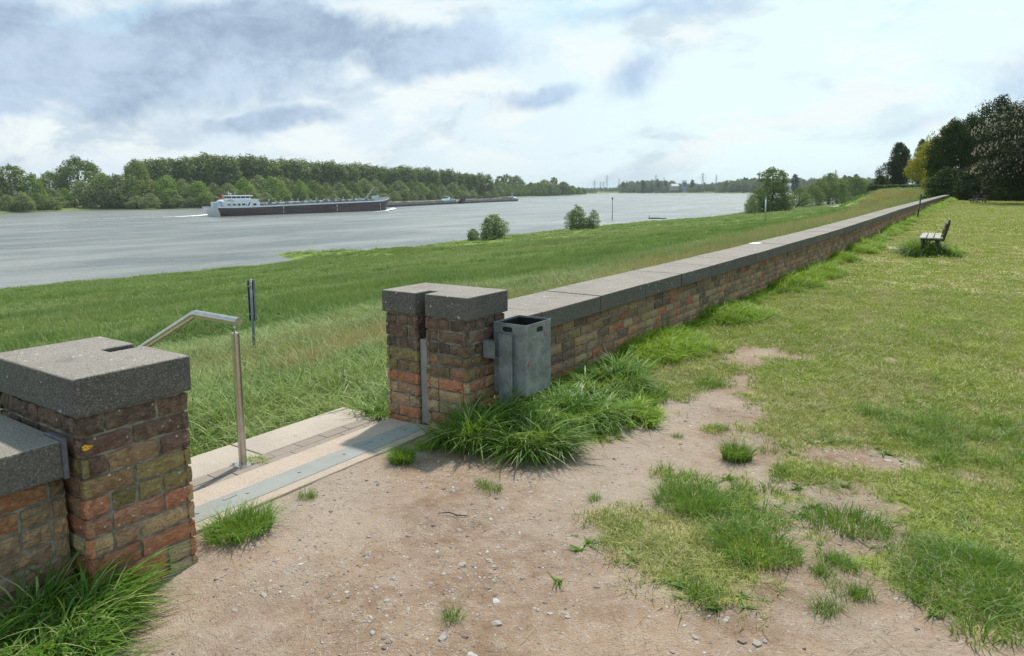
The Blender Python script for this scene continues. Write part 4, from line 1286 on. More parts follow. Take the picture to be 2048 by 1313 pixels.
for i, (px, py, sz) in enumerate(((1485, 1278, .020), (885, 1275, .022), (745, 1262, .016), (1045, 1150, .012), (1076, 1213, .014), (1100, 1222, .013), (770, 1290, .018), (1565, 1178, .014), (1680, 1090, .014), (560, 1180, .010), (738, 1070, .012), (1530, 1280, .014), (1345, 1300, .012), (1240, 968, .010), (1390, 1270, .016), (1135, 1230, .012))):
    q = on_z(px, py, 0); o = link(bpy.data.objects.new('stone', pb[i % 5])); o.location = (q.x, q.y, float(lawn_z(q.x, q.y)) + sz * .12); o.scale = (sz, sz, sz); o.rotation_euler = (0, 0, i * 1.3)
    tag(o, 'larger pale flat stone lying in the reddish dirt', 'stone', 'larger stones in the dirt')
q = on_z(905, 1032, 0)
mb = MB(); mb.tube([(0, 0, .006), (.05, .03, .012), (.10, .035, .008), (.15, .065, .006)], [.002, .003, .003, .0015], 6); mb.tube([(.08, .033, .01), (.12, .015, .008)], [.002, .001], 5)
o = mb.build('twig', M_bark); o.location = (q.x - .08, q.y - .02, float(lawn_z(q.x, q.y)) + .002); tag(o, 'thin dark twig lying on the bare dirt', 'twig')


# ------------------------------------------------------------------ trees
def leaf_cloud(clumps, n, leaf, seed, flat=.0, aspect=.6, inner=.35):
    """many small leaf faces spread through overlapping clumps"""
    rg_ = np.random.default_rng(seed)
    C = np.array([c[:3] for c in clumps]); Rr = np.array([c[3] for c in clumps])
    Rz = np.array([c[4] if len(c) > 4 else c[3] for c in clumps])
    p = Rr ** 2; p = p / p.sum()
    i = rg_.choice(len(clumps), n, p=p)
    d = rg_.normal(size=(n, 3)); d /= np.linalg.norm(d, axis=1)[:, None]
    d[:, 2] = np.where(rg_.uniform(size=n) < .35, np.abs(d[:, 2]), d[:, 2])
    rr = np.where(rg_.uniform(size=n) < inner, rg_.uniform(.2, .9, n), rg_.normal(.95, .12, n))
    off = d * rr[:, None] * Rr[i][:, None]; off[:, 2] *= (Rz / Rr)[i]
    c = C[i] + off
    nrm = d + rg_.normal(0, .55, (n, 3)); nrm[:, 2] += .25; nrm /= np.linalg.norm(nrm, axis=1)[:, None]
    t = np.cross(nrm, rg_.normal(size=(n, 3))); t /= np.linalg.norm(t, axis=1)[:, None]
    b = np.cross(nrm, t)
    s = (leaf * rg_.uniform(.55, 1.3, n))[:, None]
    V = np.stack([c - t * s, c + b * s * aspect, c + t * s, c - b * s * aspect], 1).reshape(-1, 3)
    F = np.arange(4 * n).reshape(n, 4)
    col = np.repeat(np.stack([rg_.uniform(size=n), np.clip(.5 * rg_.uniform(size=n) + .5 * rg_.uniform(size=len(clumps))[i], 0, 1), rg_.uniform(size=n)], 1), 4, 0)
    return V, F, col


def trunk_mesh(clumps, H, r0, seed, base=.0, limbs=14):
    r_ = random.Random(seed); mb = MB()
    tops = sorted(clumps, key=lambda c: -c[2]); top = tops[0]
    n_ = 7
    pts = [Vector((top[0] * (t ** 2) * .8 + r_.uniform(-1, 1) * r0 * .8 * (t > 0), top[1] * (t ** 2) * .8, t * top[2] * .93)) for t in [i / (n_ - 1) for i in range(n_)]]
    mb.tube(pts, [r0 * (1 - .85 * i / (n_ - 1)) * (1.35 if i == 0 else 1) for i in range(n_)], 7)
    for c in r_.sample(clumps, min(limbs, len(clumps))):
        t = min(.9, max(.12, (c[2] - c[3] * .8) / (top[2] + 1e-6) * .75)); k = t * (n_ - 1); i0 = int(k); p = pts[i0].lerp(pts[min(i0 + 1, n_ - 1)], k - i0)
        e = Vector(c[:3]); m1 = p.lerp(e, .5) + Vector((0, 0, -.04 * H))
        rr = r0 * (1 - .8 * t) * .5
        mb.tube([p, m1, e], [rr, rr * .6, rr * .2], 5, False)
    me = bpy.data.meshes.new('trunk'); me.from_pydata(mb.v, [], mb.f); me.polygons.foreach_set('use_smooth', [True] * len(me.polygons))
    me.materials.append(M_bark)
    return me


def shape_clumps(kind, seed):
    """clump centres of a crown one unit high"""
    r_ = random.Random(seed); out = []
    def ring(z, rad, n, cr, crz=None):
        a0 = r_.uniform(0, 6.28)
        for k in range(n):
            a = a0 + 6.283 * k / n + r_.uniform(-.3, .3); q = rad * r_.uniform(.75, 1.1)
            out.append((q * math.cos(a), q * math.sin(a), z + r_.uniform(-.03, .03), cr * r_.uniform(.8, 1.2), (crz or cr) * r_.uniform(.8, 1.2)))
    if kind == 'poplar':          # tall oval plantation poplar
        for z, rad, n, cr in ((.22, .10, 5, .085), (.34, .15, 7, .095), (.47, .165, 8, .10), (.60, .16, 8, .095), (.72, .15, 8, .09), (.82, .125, 7, .08), (.91, .07, 5, .065)):
            ring(z, rad, n, cr, cr * 1.35)
    elif kind == 'willow':        # broad billowing bush-like tree, leaves to the ground
        for z, rad, n, cr in ((.10, .42, 12, .13), (.26, .44, 13, .15), (.43, .38, 12, .15), (.60, .28, 10, .14), (.75, .16, 7, .13), (.86, .05, 4, .10)):
            ring(z, rad, n, cr)
    elif kind == 'round':         # wide domed tree
        for z, rad, n, cr in ((.28, .36, 11, .11), (.42, .46, 14, .12), (.57, .44, 13, .125), (.71, .34, 12, .12), (.83, .19, 8, .11), (.91, .05, 4, .085)):
            ring(z, rad, n, cr, cr * .95)
    elif kind == 'column':        # fastigiate
        for z, rad, n, cr in ((.10, .06, 4, .05), (.22, .09, 5, .06), (.36, .10, 6, .065), (.50, .105, 6, .065), (.64, .105, 6, .065), (.77, .095, 6, .06), (.88, .06, 5, .05), (.94, .02, 3, .04)):
            ring(z, rad, n, cr, cr * 1.7)
    elif kind == 'airy':          # open upper crown
        for z, rad, n, cr in ((.12, .26, 8, .12), (.28, .28, 8, .13), (.45, .20, 7, .11), (.60, .17, 6, .075), (.70, .24, 7, .07), (.80, .24, 8, .075), (.90, .15, 6, .065), (.95, .05, 3, .05)):
            ring(z, rad, n, cr)
    elif kind == 'bush':
        for z, rad, n, cr in ((.15, .26, 8, .14), (.35, .30, 9, .15), (.55, .27, 8, .14), (.72, .20, 7, .12), (.86, .10, 5, .09)):
            ring(z, rad, n, cr)
    return out


PROTO = {}


def crown_proto(kind, seed, n, leaf):
    key = (kind, seed, n, leaf)
    if key not in PROTO:
        cl_ = shape_clumps(kind, seed)
        V, F, col = leaf_cloud(cl_, n, leaf, seed + 50)
        PROTO[key] = (quadmesh('crown', V, F, False, col), trunk_mesh(cl_, 1, .022 if kind != 'round' else .03, seed))
    return PROTO[key]


def tree(kind, seed, n, leaf, loc, H, wscale, mat, label, cat='tree', group=None, name=None, rz=None, parts=True):
    cm, tm = crown_proto(kind, seed, n, leaf)
    e = empty(name or (kind + '_tree'), loc, rz if rz is not None else random.uniform(0, 6.28), label, cat, group)
    e.scale = (H * wscale, H * wscale, H)
    c = link(bpy.data.objects.new('crown', cm)); c.parent = e
    if not cm.materials: cm.materials.append(mat)
    if cm.materials[0] != mat:
        c.material_slots[0].link = 'OBJECT'; c.material_slots[0].material = mat
    t = link(bpy.data.objects.new('trunk', tm)); t.parent = e
    return e


M_popl = foliage('poplar_leaf', (0.070, 0.105, 0.032), (0.19, 0.235, 0.070), None, .22, .7, .05)
M_popl2 = foliage('poplar_leaf_pale', (0.09, 0.13, 0.038), (0.24, 0.28, 0.08), None, .22, .7, .05)
M_will = foliage('willow_leaf', (0.12, 0.155, 0.06), (0.28, 0.31, 0.13), None, .22, .7, .06)
M_alder = foliage('alder_leaf', (0.10, 0.165, 0.032), (0.25, 0.36, 0.065), None, .25, .7, .06)
M_bush = foliage('bush_leaf', (0.09, 0.135, 0.038), (0.32, 0.38, 0.17), None, .25, .6, .5)
M_midtree = foliage('mid_tree_leaf', (0.050, 0.09, 0.020), (0.165, 0.225, 0.05), None, .25, .7, .10)
M_fardull = foliage('distant_leaf', (0.085, 0.115, 0.06), (0.19, 0.22, 0.11), None, .2, .8, .01)  # duller, bluer tone puts some distance haze into the leaf colour
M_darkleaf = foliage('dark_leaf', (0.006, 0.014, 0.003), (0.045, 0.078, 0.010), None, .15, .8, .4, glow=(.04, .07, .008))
M_gold = foliage('golden_leaf', (0.20, 0.18, 0.015), (0.42, 0.34, 0.03), None, .4, .6, .2)
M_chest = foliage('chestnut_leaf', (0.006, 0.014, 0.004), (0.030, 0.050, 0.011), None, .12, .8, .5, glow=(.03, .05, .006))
M_colleaf = foliage('column_poplar_leaf', (0.020, 0.036, 0.016), (0.06, 0.085, 0.03), None, .15, .8, .3, glow=(.08, .11, .02))
M_flower = simple('cream_blossom', (0.21, 0.185, 0.125), .8)

random.seed(77)
# far bank: first row of willows, poplars behind
def place_far(px, top, X, kind, seed, ws, mat, label, group, n=1500, leaf=.017, base=-6.9):
    q = on_x(px, top, X)
    H = q.z - base
    return tree(kind, seed, n, leaf, (q.x, q.y, base), H, ws, mat, label, 'tree', group)


top_pop = lambda px: np.interp(px, [262, 300, 350, 420, 500, 560, 620, 700, 800, 900, 965, 985], [322, 317, 313, 308, 312, 318, 321, 326, 332, 340, 346, 352])
px = 272.0; i = 0
while px < 985:
    X = -558 + random.uniform(-5, 5)
    place_far(px, float(top_pop(px)) + random.uniform(-3, 4), X, 'poplar', 1 + i % 4, random.uniform(1.05, 1.35), M_popl if i % 3 else M_popl2, 'tall poplar in the straight plantation row behind the far bank willows', 'poplars in a row on the far bank', 3600, .021)
    d_ = float(on_x(px, 340, X).y)
    px += max(8.0, F_PX * 9.5 / (d_ * .823 + 317)); i += 1
# second rank to close the gaps
px = 290.0
while px < 960:
    place_far(px, float(top_pop(px)) + random.uniform(4, 9), -600, 'poplar', 1 + i % 4, 1.35, M_popl, 'tall poplar in the straight plantation row behind the far bank willows', 'poplars in a row on the far bank', 3600, .021)
    px += max(11.0, 26 - px * .014); i += 1
top_wil = lambda px: np.interp(px, [0, 60, 130, 190, 300, 340, 420, 520, 560, 640, 700, 800, 900, 1000], [385, 390, 377, 345, 352, 348, 362, 352, 356, 366, 360, 362, 366, 372])
px = 128.0; i = 0
while px < 1010:
    X = float(np.interp(px, [100, 300, 450, 800, 1000], [-488, -455, -440, -482, -555])) - random.uniform(6, 20)
    k_ = i % 5
    place_far(px, float(top_wil(px)) + random.uniform(-5, 7), X, 'willow', 11 + k_, random.uniform(.9, 1.2), (M_will, M_will, M_alder, M_will, M_midtree)[(i * 7 + int(px) % 3) % 5], 'rounded grey green willow on the far bank in front of the poplars', 'willows along the far bank', 5200, .026, -7.0)
    d_ = float(on_x(px, 380, X).y)
    px += max(9.0, F_PX * 11.0 / (d_ * .823 + 270)); i += 1
# lower shrubs at the far water's edge
px = 10.0
while px < 1000:
    X = float(np.interp(px, [0, 200, 300, 450, 800, 1000], [-455, -485, -448, -432, -472, -548])) - random.uniform(0, 6)
    if not (125 < px < 215):
        place_far(px, float(np.interp(px, [0, 300, 1000], [388, 388, 388])) + random.uniform(-6, 6) + (0 if px < 600 else -4), X, 'willow', 11 + i % 5, random.uniform(1.1, 1.5), M_will if i % 3 else M_midtree, 'low shrub at the water line of the far bank', 'shrubs along the far bank', 5200, .026, -7.6)
    px += max(10, F_PX * 9.0 / (float(on_x(px, 380, X).y) * .823 + 270)); i += 1
# individual trees of the far bank
for (px, top, X, kind, sd_, ws, mat, lab) in (
        (152, 313, -553, 'round', 3, .98, M_popl, 'big dome shaped tree standing alone against the sky on the far bank'),
        (98, 344, -567, 'round', 4, .9, M_popl2, 'smaller pale tree beside the big dome shaped one'),
        (18, 330, -493, 'airy', 5, 1.1, M_popl2, 'tall ragged tree at the upstream end of the far bank'),
        (-30, 335, -490, 'round', 6, .9, M_popl, 'dark broad tree beyond the ragged one at the upstream end'),
        (60, 345, -490, 'willow', 13, .8, M_alder, 'bright green tree sloping down from the ragged tall one'),
        (100, 375, -493, 'willow', 12, 1.3, M_will, 'dull low willow below the lone pale tree'),
        (-90, 340, -490, 'round', 3, .9, M_popl2, 'broad tree furthest upstream on the far bank'),
        (270, 320, -539, 'round', 7, .62, M_popl2, 'leaning pale poplar at the near end of the plantation row'),
        (45, 388, -455, 'willow', 14, 1.3, M_will, 'rounded silvery bush at the water below the ragged tree'),
        (205, 347, -483, 'round', 8, .8, M_alder, 'bright green maple at the edge of the small far meadow'),
        (598, 357, -451, 'willow', 15, .55, M_alder, 'fresh yellow green tree above the tanker deck'),
        (1000, 352, -677, 'airy', 9, .95, M_popl, 'first of three slim open trees near the downstream end of the row'),
        (1014, 349, -677, 'airy', 10, .85, M_popl, 'second of three slim open trees near the downstream end of the row'),
        (1033, 351, -677, 'round', 8, .8, M_popl, 'third of three slim open trees, rounded like a mushroom'),
        (1062, 364, -655, 'willow', 11, .9, M_alder, 'green mound shaped tree after the three slim trees'),
        (1088, 359, -677, 'round', 5, 1.1, M_popl2, 'domed tree near the end of the far bank wood'),
        (1108, 355, -691, 'airy', 6, .9, M_popl2, 'tree with a spiky top near the end of the far bank wood'),
        (1126, 363, -691, 'round', 7, 1.1, M_midtree, 'last large tree at the tip of the far bank'),
        (1144, 371, -698, 'willow', 12, .9, M_alder, 'small pale tree at the tip of the far bank'),
        (1158, 373, -703, 'willow', 14, .9, M_alder, 'outermost small tree where the far bank ends in a spit')):
    place_far(px, top, X, kind, sd_, ws, mat, lab, None, 7000 if kind != 'willow' else 5200, .022 if kind != 'willow' else .026, -7.0)
for px in range(992, 1168, 7):
    place_far(px, float(np.interp(px, [990, 1050, 1100, 1165], [364, 367, 366, 377])) + random.uniform(-3, 4), -615 - (px - 1010) * .72, 'willow', 11 + px % 5, 1.1, M_midtree, 'rounded green tree in the downstream wood of the far bank', 'low trees of the downstream far bank', 5200, .026, -7.2)

# the far-off woods across the bend: one mass
P_ = []; S_ = []; Z_ = []
rg = np.random.default_rng(5)
for px in np.arange(1150, 1800, 2.2):
    for rep in range(3):
        t_ = rg.uniform(15, 400) if rep else rg.uniform(15, 80)
        ppx = px + rg.uniform(-2, 2)
        d = heading(ppx, 380); d2 = Vector((d.x, d.y)).normalized()
        s_ = 1297.6 / (d2.y + .578 * d2.x) + t_      # where this bearing meets the far shore line, plus a bit
        x, y = d2.x * s_, d2.y * s_
        ptop = float(np.interp(px, [1150, 1200, 1235, 1245, 1262, 1300, 1345, 1365, 1400, 1430, 1460, 1500, 1600, 1760], [376, 375.5, 376, 364, 363, 362, 363, 369, 367, 367, 361, 357, 358, 357]))
        if 1192 < px < 1238 and t_ < 70: continue
        dt = heading(ppx, ptop); H = EYE + 5 + s_ * dt.z / math.hypot(dt.x, dt.y)
        H *= rg.uniform(.75, 1.05) * (1 if rep else .66)
        P_.append((x, y, float(farshore_z(np.array(x), np.array(y))) - .5)); S_.append(H * rg.uniform(.8, 1.1)); Z_.append(H)
wp = []
for sd_ in (11, 12, 13):
    cm, _ = crown_proto('willow', sd_, 700, .05); cm = cm.copy(); cm.materials.clear(); cm.materials.append(M_fardull); wp.append(cm)
for sd_ in (1, 2):
    cm, _ = crown_proto('poplar', sd_, 600, .045); cm = cm.copy(); cm.materials.clear(); cm.materials.append(M_fardull); wp.append(cm)
scatter('distant_wood', P_, np.array(S_), wp, 'hazy wood lining the far shore beyond the river bend', 'wood', zs=np.array(Z_), tilt=.03, seed=12)
# slim poplar spires on the skyline
for k_, (px, top) in enumerate(((1286, 360), (1315, 359), (1330, 361), (1385, 359), (1489, 355), (1494, 356), (1510, 355), (1591, 349), (1690, 351), (1699, 352), (1712, 349))):
    Y_ = 1750 if px < 1550 else 1000
    q = on_y(px, top, Y_); H = q.z + 5
    tree('column', 21 + k_ % 3, 1200, .03, (q.x, q.y, -5), H, 1.1 if px < 1550 else 1.4, M_colleaf, 'slim dark poplar spire rising from the distant skyline', 'tree', 'poplar spires on the skyline', 'poplar_tree')

# this side of the river: shrubs and trees along our own bank
def bank_tree(px, top, base_px, Y, kind, sd_, ws, mat, lab, n=5000, leaf=.016, cat='tree', name=None):
    q = on_y(px, top, Y); b = float(meadow_z(q.x, q.y)) - .15
    return tree(kind, sd_, n, leaf, (q.x, q.y, b), q.z - b, ws, mat, lab, cat, None, name)


bank_tree(987, 426, 478, 112, 'bush', 31, 1.35, M_bush, 'dense round bush at the water edge of the meadow', 4200, .028, 'bush', 'riverside_bush')
bank_tree(946, 456, 478, 110, 'bush', 32, 1.2, M_bush, 'low thin bush beside the dense round bush', 1500, .045, 'bush', 'riverside_bush')
for (px, top, sd_, ws, lab, n_) in ((1154, 408, 33, .85, 'tallest leafy shoots of the loose willow shrub at the water', 3600), (1140, 420, 34, .8, 'sparse leaning shoots on the upstream edge of the loose willow shrub', 1500), (1188, 417, 35, .8, 'slender shoots on the downstream edge of the loose willow shrub', 2200), (1172, 434, 36, 1.7, 'low dense foot of the loose willow shrub', 4500)):
    bank_tree(px, top, 458, 150, 'bush', sd_, ws, M_bush, lab, n_, .026, 'bush', 'willow_shrub')
for (px, top, Y, kind, sd_, ws, mat, lab, n_) in (
        (1548, 335, 276, 'airy', 41, 1.15, M_midtree, 'tall open crowned tree on our bank beyond the white pole', 7000),
        (1520, 372, 268, 'willow', 42, .95, M_midtree, 'dense low willow at the water below the open crowned tree', 7000),
        (1505, 388, 262, 'willow', 47, .8, M_bush, 'pale outermost willow overhanging the river', 4000),
        (1565, 385, 286, 'willow', 43, .9, M_midtree, 'dark bushy tree beside the open crowned one', 5000),
        (1625, 365, 385, 'willow', 44, 1.1, M_midtree, 'dark leaning willow after the gap showing the water', 6000),
        (1660, 345, 410, 'round', 45, .95, M_midtree, 'broad light green tree in the middle of the bank grove', 7000),
        (1640, 360, 400, 'round', 48, .9, M_midtree, 'mid green tree left of the broad light green one', 6000),
        (1712, 352, 470, 'round', 46, 1.0, M_midtree, 'rounded tree at the downstream end of the bank grove', 7000),
        (1690, 352, 480, 'willow', 49, .9, M_midtree, 'bushy tree between the two rounded ones of the grove', 5000),
        (1600, 372, 360, 'willow', 50, 1.0, M_midtree, 'darker willow right beside the gap showing the water', 5000),
        (1612, 384, 372, 'willow', 44, 1.2, M_bush, 'silvery low shrub in front of the leaning willow', 5000),
        (1730, 358, 500, 'willow', 42, 1.0, M_midtree, 'last full tree of the grove towards the embankment', 6000),
        (1675, 366, 440, 'willow', 43, 1.3, M_midtree, 'sunlit low tree filling the middle of the grove', 6000),
        (1755, 364, 640, 'willow', 50, 1.1, M_midtree, 'low tree closing the grove before the embankment', 5000)):
    bank_tree(px, top, 420, Y, kind, sd_, ws, mat, lab, n_, .020)
# leaning bare trunk under the grove
q = on_y(1590, 412, 350); z0 = float(meadow_z(q.x, q.y))
mb = MB(); mb.tube([(0, 0, -.3), (1.2, .5, 1.6), (3.0, 1, 3.4), (5.2, 1.5, 4.6), (7.5, 2, 5.4)], [.4, .36, .3, .22, .12], 8)
o = mb.build('leaning_log', M_bark, None, True, (q.x, q.y, z0)); tag(o, 'dark bare trunk leaning over the grass below the grove', 'tree trunk')
q = on_y(1618, 400, 350); mb = MB(); mb.tube([(-1.8, 0, .5), (0, .3, .8), (2.0, .8, 1.5)], [.3, .36, .25], 7)
o = mb.build('fallen_log', simple('grey_deadwood', (.30, .29, .27), .9, 0, .3, 1), None, True, (q.x, q.y, float(meadow_z(q.x, q.y)))); tag(o, 'pale dead trunk lying in the grass under the grove', 'tree trunk')

# wood further along our bank (behind the grove)
for i in range(26):
    px = 1725 + (i % 9) * 7; Y = 720 + (i // 9) * 150 + random.uniform(-20, 20)
    q = on_y(px, 357 + random.uniform(-2, 4) + (3 if px < 1740 else 0), Y)
    tree('willow', 11 + i % 5, 1500, .034, (q.x, q.y, -3), q.z + 3, 1.2, M_fardull, 'hazy green tree in the wood further along our own bank', 'tree', 'wood beyond the embankment', 'round_tree')

# trees at the end of the wall
def side_tree(px, top, Y, kind, sd_, n, leaf, ws, mat, lab, base=0.0, name=None):
    q = on_y(px, top, Y)
    return tree(kind, sd_, n, leaf, (q.x, q.y, base), q.z - base, ws, mat, lab, 'tree', None, name)


side_tree(1800, 284, 201, 'column', 51, 9000, .014, 1.25, M_colleaf, 'tall dark columnar poplar behind the clipped hedge', 1.2, 'poplar_tree')
side_tree(1813, 296, 203, 'column', 52, 6000, .014, .9, M_colleaf, 'second slimmer columnar poplar growing close to the tallest one', 1.2, 'poplar_tree')
side_tree(1846, 279, 209, 'column', 53, 6000, .014, .9, M_colleaf, 'half hidden columnar poplar behind the golden tree', 1.2, 'poplar_tree')
side_tree(1778, 322, 203, 'round', 54, 5000, .02, .8, M_colleaf, 'small round dark tree on the river side of the columnar poplars', 1.0)
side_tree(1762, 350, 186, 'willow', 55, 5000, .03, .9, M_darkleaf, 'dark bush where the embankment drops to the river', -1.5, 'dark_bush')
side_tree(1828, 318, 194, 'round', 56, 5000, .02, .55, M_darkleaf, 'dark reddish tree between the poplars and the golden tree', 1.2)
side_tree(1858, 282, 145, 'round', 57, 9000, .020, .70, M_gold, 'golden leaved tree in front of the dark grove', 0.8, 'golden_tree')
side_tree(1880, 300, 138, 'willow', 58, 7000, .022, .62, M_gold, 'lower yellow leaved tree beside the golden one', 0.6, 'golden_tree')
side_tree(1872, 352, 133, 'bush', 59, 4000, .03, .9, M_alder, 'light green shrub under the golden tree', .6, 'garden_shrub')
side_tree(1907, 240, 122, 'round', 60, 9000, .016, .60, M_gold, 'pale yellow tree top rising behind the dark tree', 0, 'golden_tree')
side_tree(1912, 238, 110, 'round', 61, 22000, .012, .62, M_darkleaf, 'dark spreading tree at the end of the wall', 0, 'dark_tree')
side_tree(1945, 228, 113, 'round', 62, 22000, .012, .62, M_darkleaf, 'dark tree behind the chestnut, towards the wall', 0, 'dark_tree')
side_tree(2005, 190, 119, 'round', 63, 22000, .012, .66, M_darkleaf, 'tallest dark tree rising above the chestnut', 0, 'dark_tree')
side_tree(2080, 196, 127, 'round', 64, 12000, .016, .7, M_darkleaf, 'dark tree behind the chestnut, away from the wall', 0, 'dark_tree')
random.seed(5)
for i, px in enumerate((1893, 1912, 1935, 1960, 1985, 2010, 2040, 2070, 2110, 2160)):
    Y = 104 - max(0, px - 1910) * .055
    q = on_y(px, 330 + random.uniform(-8, 8), Y)
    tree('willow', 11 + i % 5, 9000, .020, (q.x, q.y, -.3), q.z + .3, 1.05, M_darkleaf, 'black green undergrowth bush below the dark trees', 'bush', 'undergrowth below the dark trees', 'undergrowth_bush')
# flowering horse chestnut
cl_ = shape_clumps('round', 70)
cl_ += [(c[0] * 1.02, c[1] * 1.02, c[2] * .62, c[3], c[4]) for c in cl_[:25]]
V, F, col = leaf_cloud(cl_, 42000, .011, 71, aspect=.45)
ch = empty('chestnut_tree', (5.1, 80, 0), 0, 'flowering horse chestnut covered in pale candles, nearest of the dark trees', 'tree')
ch.scale = (14.2, 14.2, 11.2)
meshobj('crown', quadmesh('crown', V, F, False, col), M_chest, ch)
meshobj('trunk', trunk_mesh(cl_, 1, .03, 72), None, ch)
rg = np.random.default_rng(8); CV = []; CF = []
for k in range(3200):
    c = cl_[rg.integers(0, len(cl_))]; d = rg.normal(size=3); d /= np.linalg.norm(d); d[2] = abs(d[2]) * .8
    p = np.array(c[:3]) + d * c[3] * 1.08; h_ = .019 * rg.uniform(.8, 1.5); w = .0042
    b = len(CV); CV += [(p[0] - w, p[1], p[2]), (p[0] + w, p[1], p[2]), (p[0], p[1] + w, p[2]), (p[0], p[1] - w, p[2]), (p[0] + rg.normal(0, .002), p[1], p[2] + h_)]
    CF += [(b, b + 2, b + 4), (b + 2, b + 1, b + 4), (b + 1, b + 3, b + 4), (b + 3, b, b + 4)]
o = meshobj('blossom_candles', quadmesh('blossom_candles', CV, CF), M_flower, ch); o['kind'] = 'stuff'

# clipped hedge on the embankment
M_hedge = foliage('hedge_leaf', (0.018, 0.038, 0.008), (0.06, 0.10, 0.018), None, .2, .6, 1.0)
he = empty('clipped_hedge', (-16.3, 176, 1.25), 0, 'clipped dark hedge along the top of the embankment', 'hedge')
cl_ = []
for i in range(60):
    cl_.append((-8.8 + 17.6 * i / 59, random.uniform(-.3, .3), .45 + random.uniform(-.1, .1), .55, .5 + random.uniform(0, .12)))
V, F, col = leaf_cloud(cl_, 7000, .13, 90)
V[:, 2] = np.clip(V[:, 2], 0, 1.05)
meshobj('hedge_leaves', quadmesh('hedge_leaves', V, F, False, col), M_hedge, he)
mb = MB(); mb.box((-9, -.25, 0), (9, .25, .8)); mb.build('hedge_core', M_bark, he)

# ------------------------------------------------------------------ poles
def pole(name, px_top, py_top, X, Y, z0, r_, mat, label, lean=0, cat='pole', extra=None):
    q = on_x(px_top, py_top, X) if X is not None else on_y(px_top, py_top, Y)
    e = empty(name, (q.x, q.y, z0), 0, label, cat)
    mb = MB(); mb.tube([(0, 0, -.3), (lean, 0, q.z - z0)], r_, 10); mb.build('shaft', mat, e, True)
    if extra: extra(e, q.z - z0)
    return e


def topmark(e, h):
    mb = MB(); mb.tube([(0, 0, h - .75), (0, 0, h - .70), (0, 0, h - .15), (0, 0, h)], [.05, .22, .22, .05], 10); mb.build('topmark', M_darkwood, e)


pole('channel_marker', 1225, 395, -108, None, WATER - 1, .13, M_pylon, 'slim dark navigation marker standing in the river with a small topmark', 0, 'marker', topmark)
q = on_y(1532, 392, 110)
e = pole('white_pole', 1532, 393, None, 110, float(meadow_z(q.x, q.y)), .075, M_pylon, 'tall slim pole in the meadow with a white upper half', 0, 'pole')
mb = MB(); h_ = q.z - float(meadow_z(q.x, q.y)); mb.tube([(0, 0, h_ * .40), (0, 0, h_ * .86)], .10, 10); mb.build('white_band', M_white, e, True)
e = empty('leaning_stake', (-3.62, 41.0, 0), 0, 'dark leaning stake standing against the long wall', 'stake')
mb = MB(); mb.tube([(0, 0, -.1), (.10, .2, 1.32)], .035, 8); mb.build('shaft', M_darkwood, e)
mb = MB(); mb.tube([(.045, 0, .55), (.075, .0, 1.28)], .012, 6); mb.tube([(.06, .1, 1.30), (.17, .2, 1.36)], .018, 6); mb.build('wire_tie', M_chan, e)
# drift log by the spit
q = on_z(1297, 438, WATER); e = empty('drift_log', (q.x, q.y, WATER), 0, 'dark drift log stranded off the small grassy spit', 'log')
mb = MB(); mb.tube([(0, 0, -.1), (1.2, .8, .15), (5.5, 2.5, .08)], [.3, .28, .15], 8); mb.tube([(.3, .2, .0), (.1, .1, 1.2)], [.18, .06], 6); mb.build('log', M_bark, e, True)


# ------------------------------------------------------------------ ships
def hull_mesh(L, B, D, zb=-1.2, bow=10, stern=6, sheer=.5, transom=True, n=40):
    """lofted hull along +Y from 0 to L; deck height D above the water"""
    V = []; F = []; prof = 7
    for i in range(n + 1):
        t = i / n; y = L * t
        w = B / 2
        fb = max(0, (y - (L - bow)) / bow); fs_ = max(0, (stern - y) / stern)
        wt_ = w * math.sqrt(max(0, 1 - fb ** 2.4)); 
        top = D + sheer * fb ** 2 * 2.0 + sheer * .25 * fs_
        for k in range(prof):
            s = k / (prof - 1); z = zb + (top - zb) * s
            ww = wt_ * (1 - .5 * fb * (1 - s)) * (1 - (.35 * fs_) * (1 - s) ** 1.5)
            yy_ = y + fb * (s - .6) * 1.2
            if fs_ > 0: yy_ = y + fs_ * (1 - s) * 2.5 * (1 if i == 0 else fs_)
            V.append((-ww, yy_, z)); V.append((ww, yy_, z))
    st = prof * 2
    for i in range(n):
        for k in range(prof - 1):
            a = i * st + k * 2
            F.append((a, a + 2, a + st + 2, a + st)); F.append((a + 1, a + st + 1, a + st + 3, a + 3))
        a = i * st + (prof - 1) * 2
        F.append((a, a + 1, a + st + 1, a + st))
    return V, F, st, prof


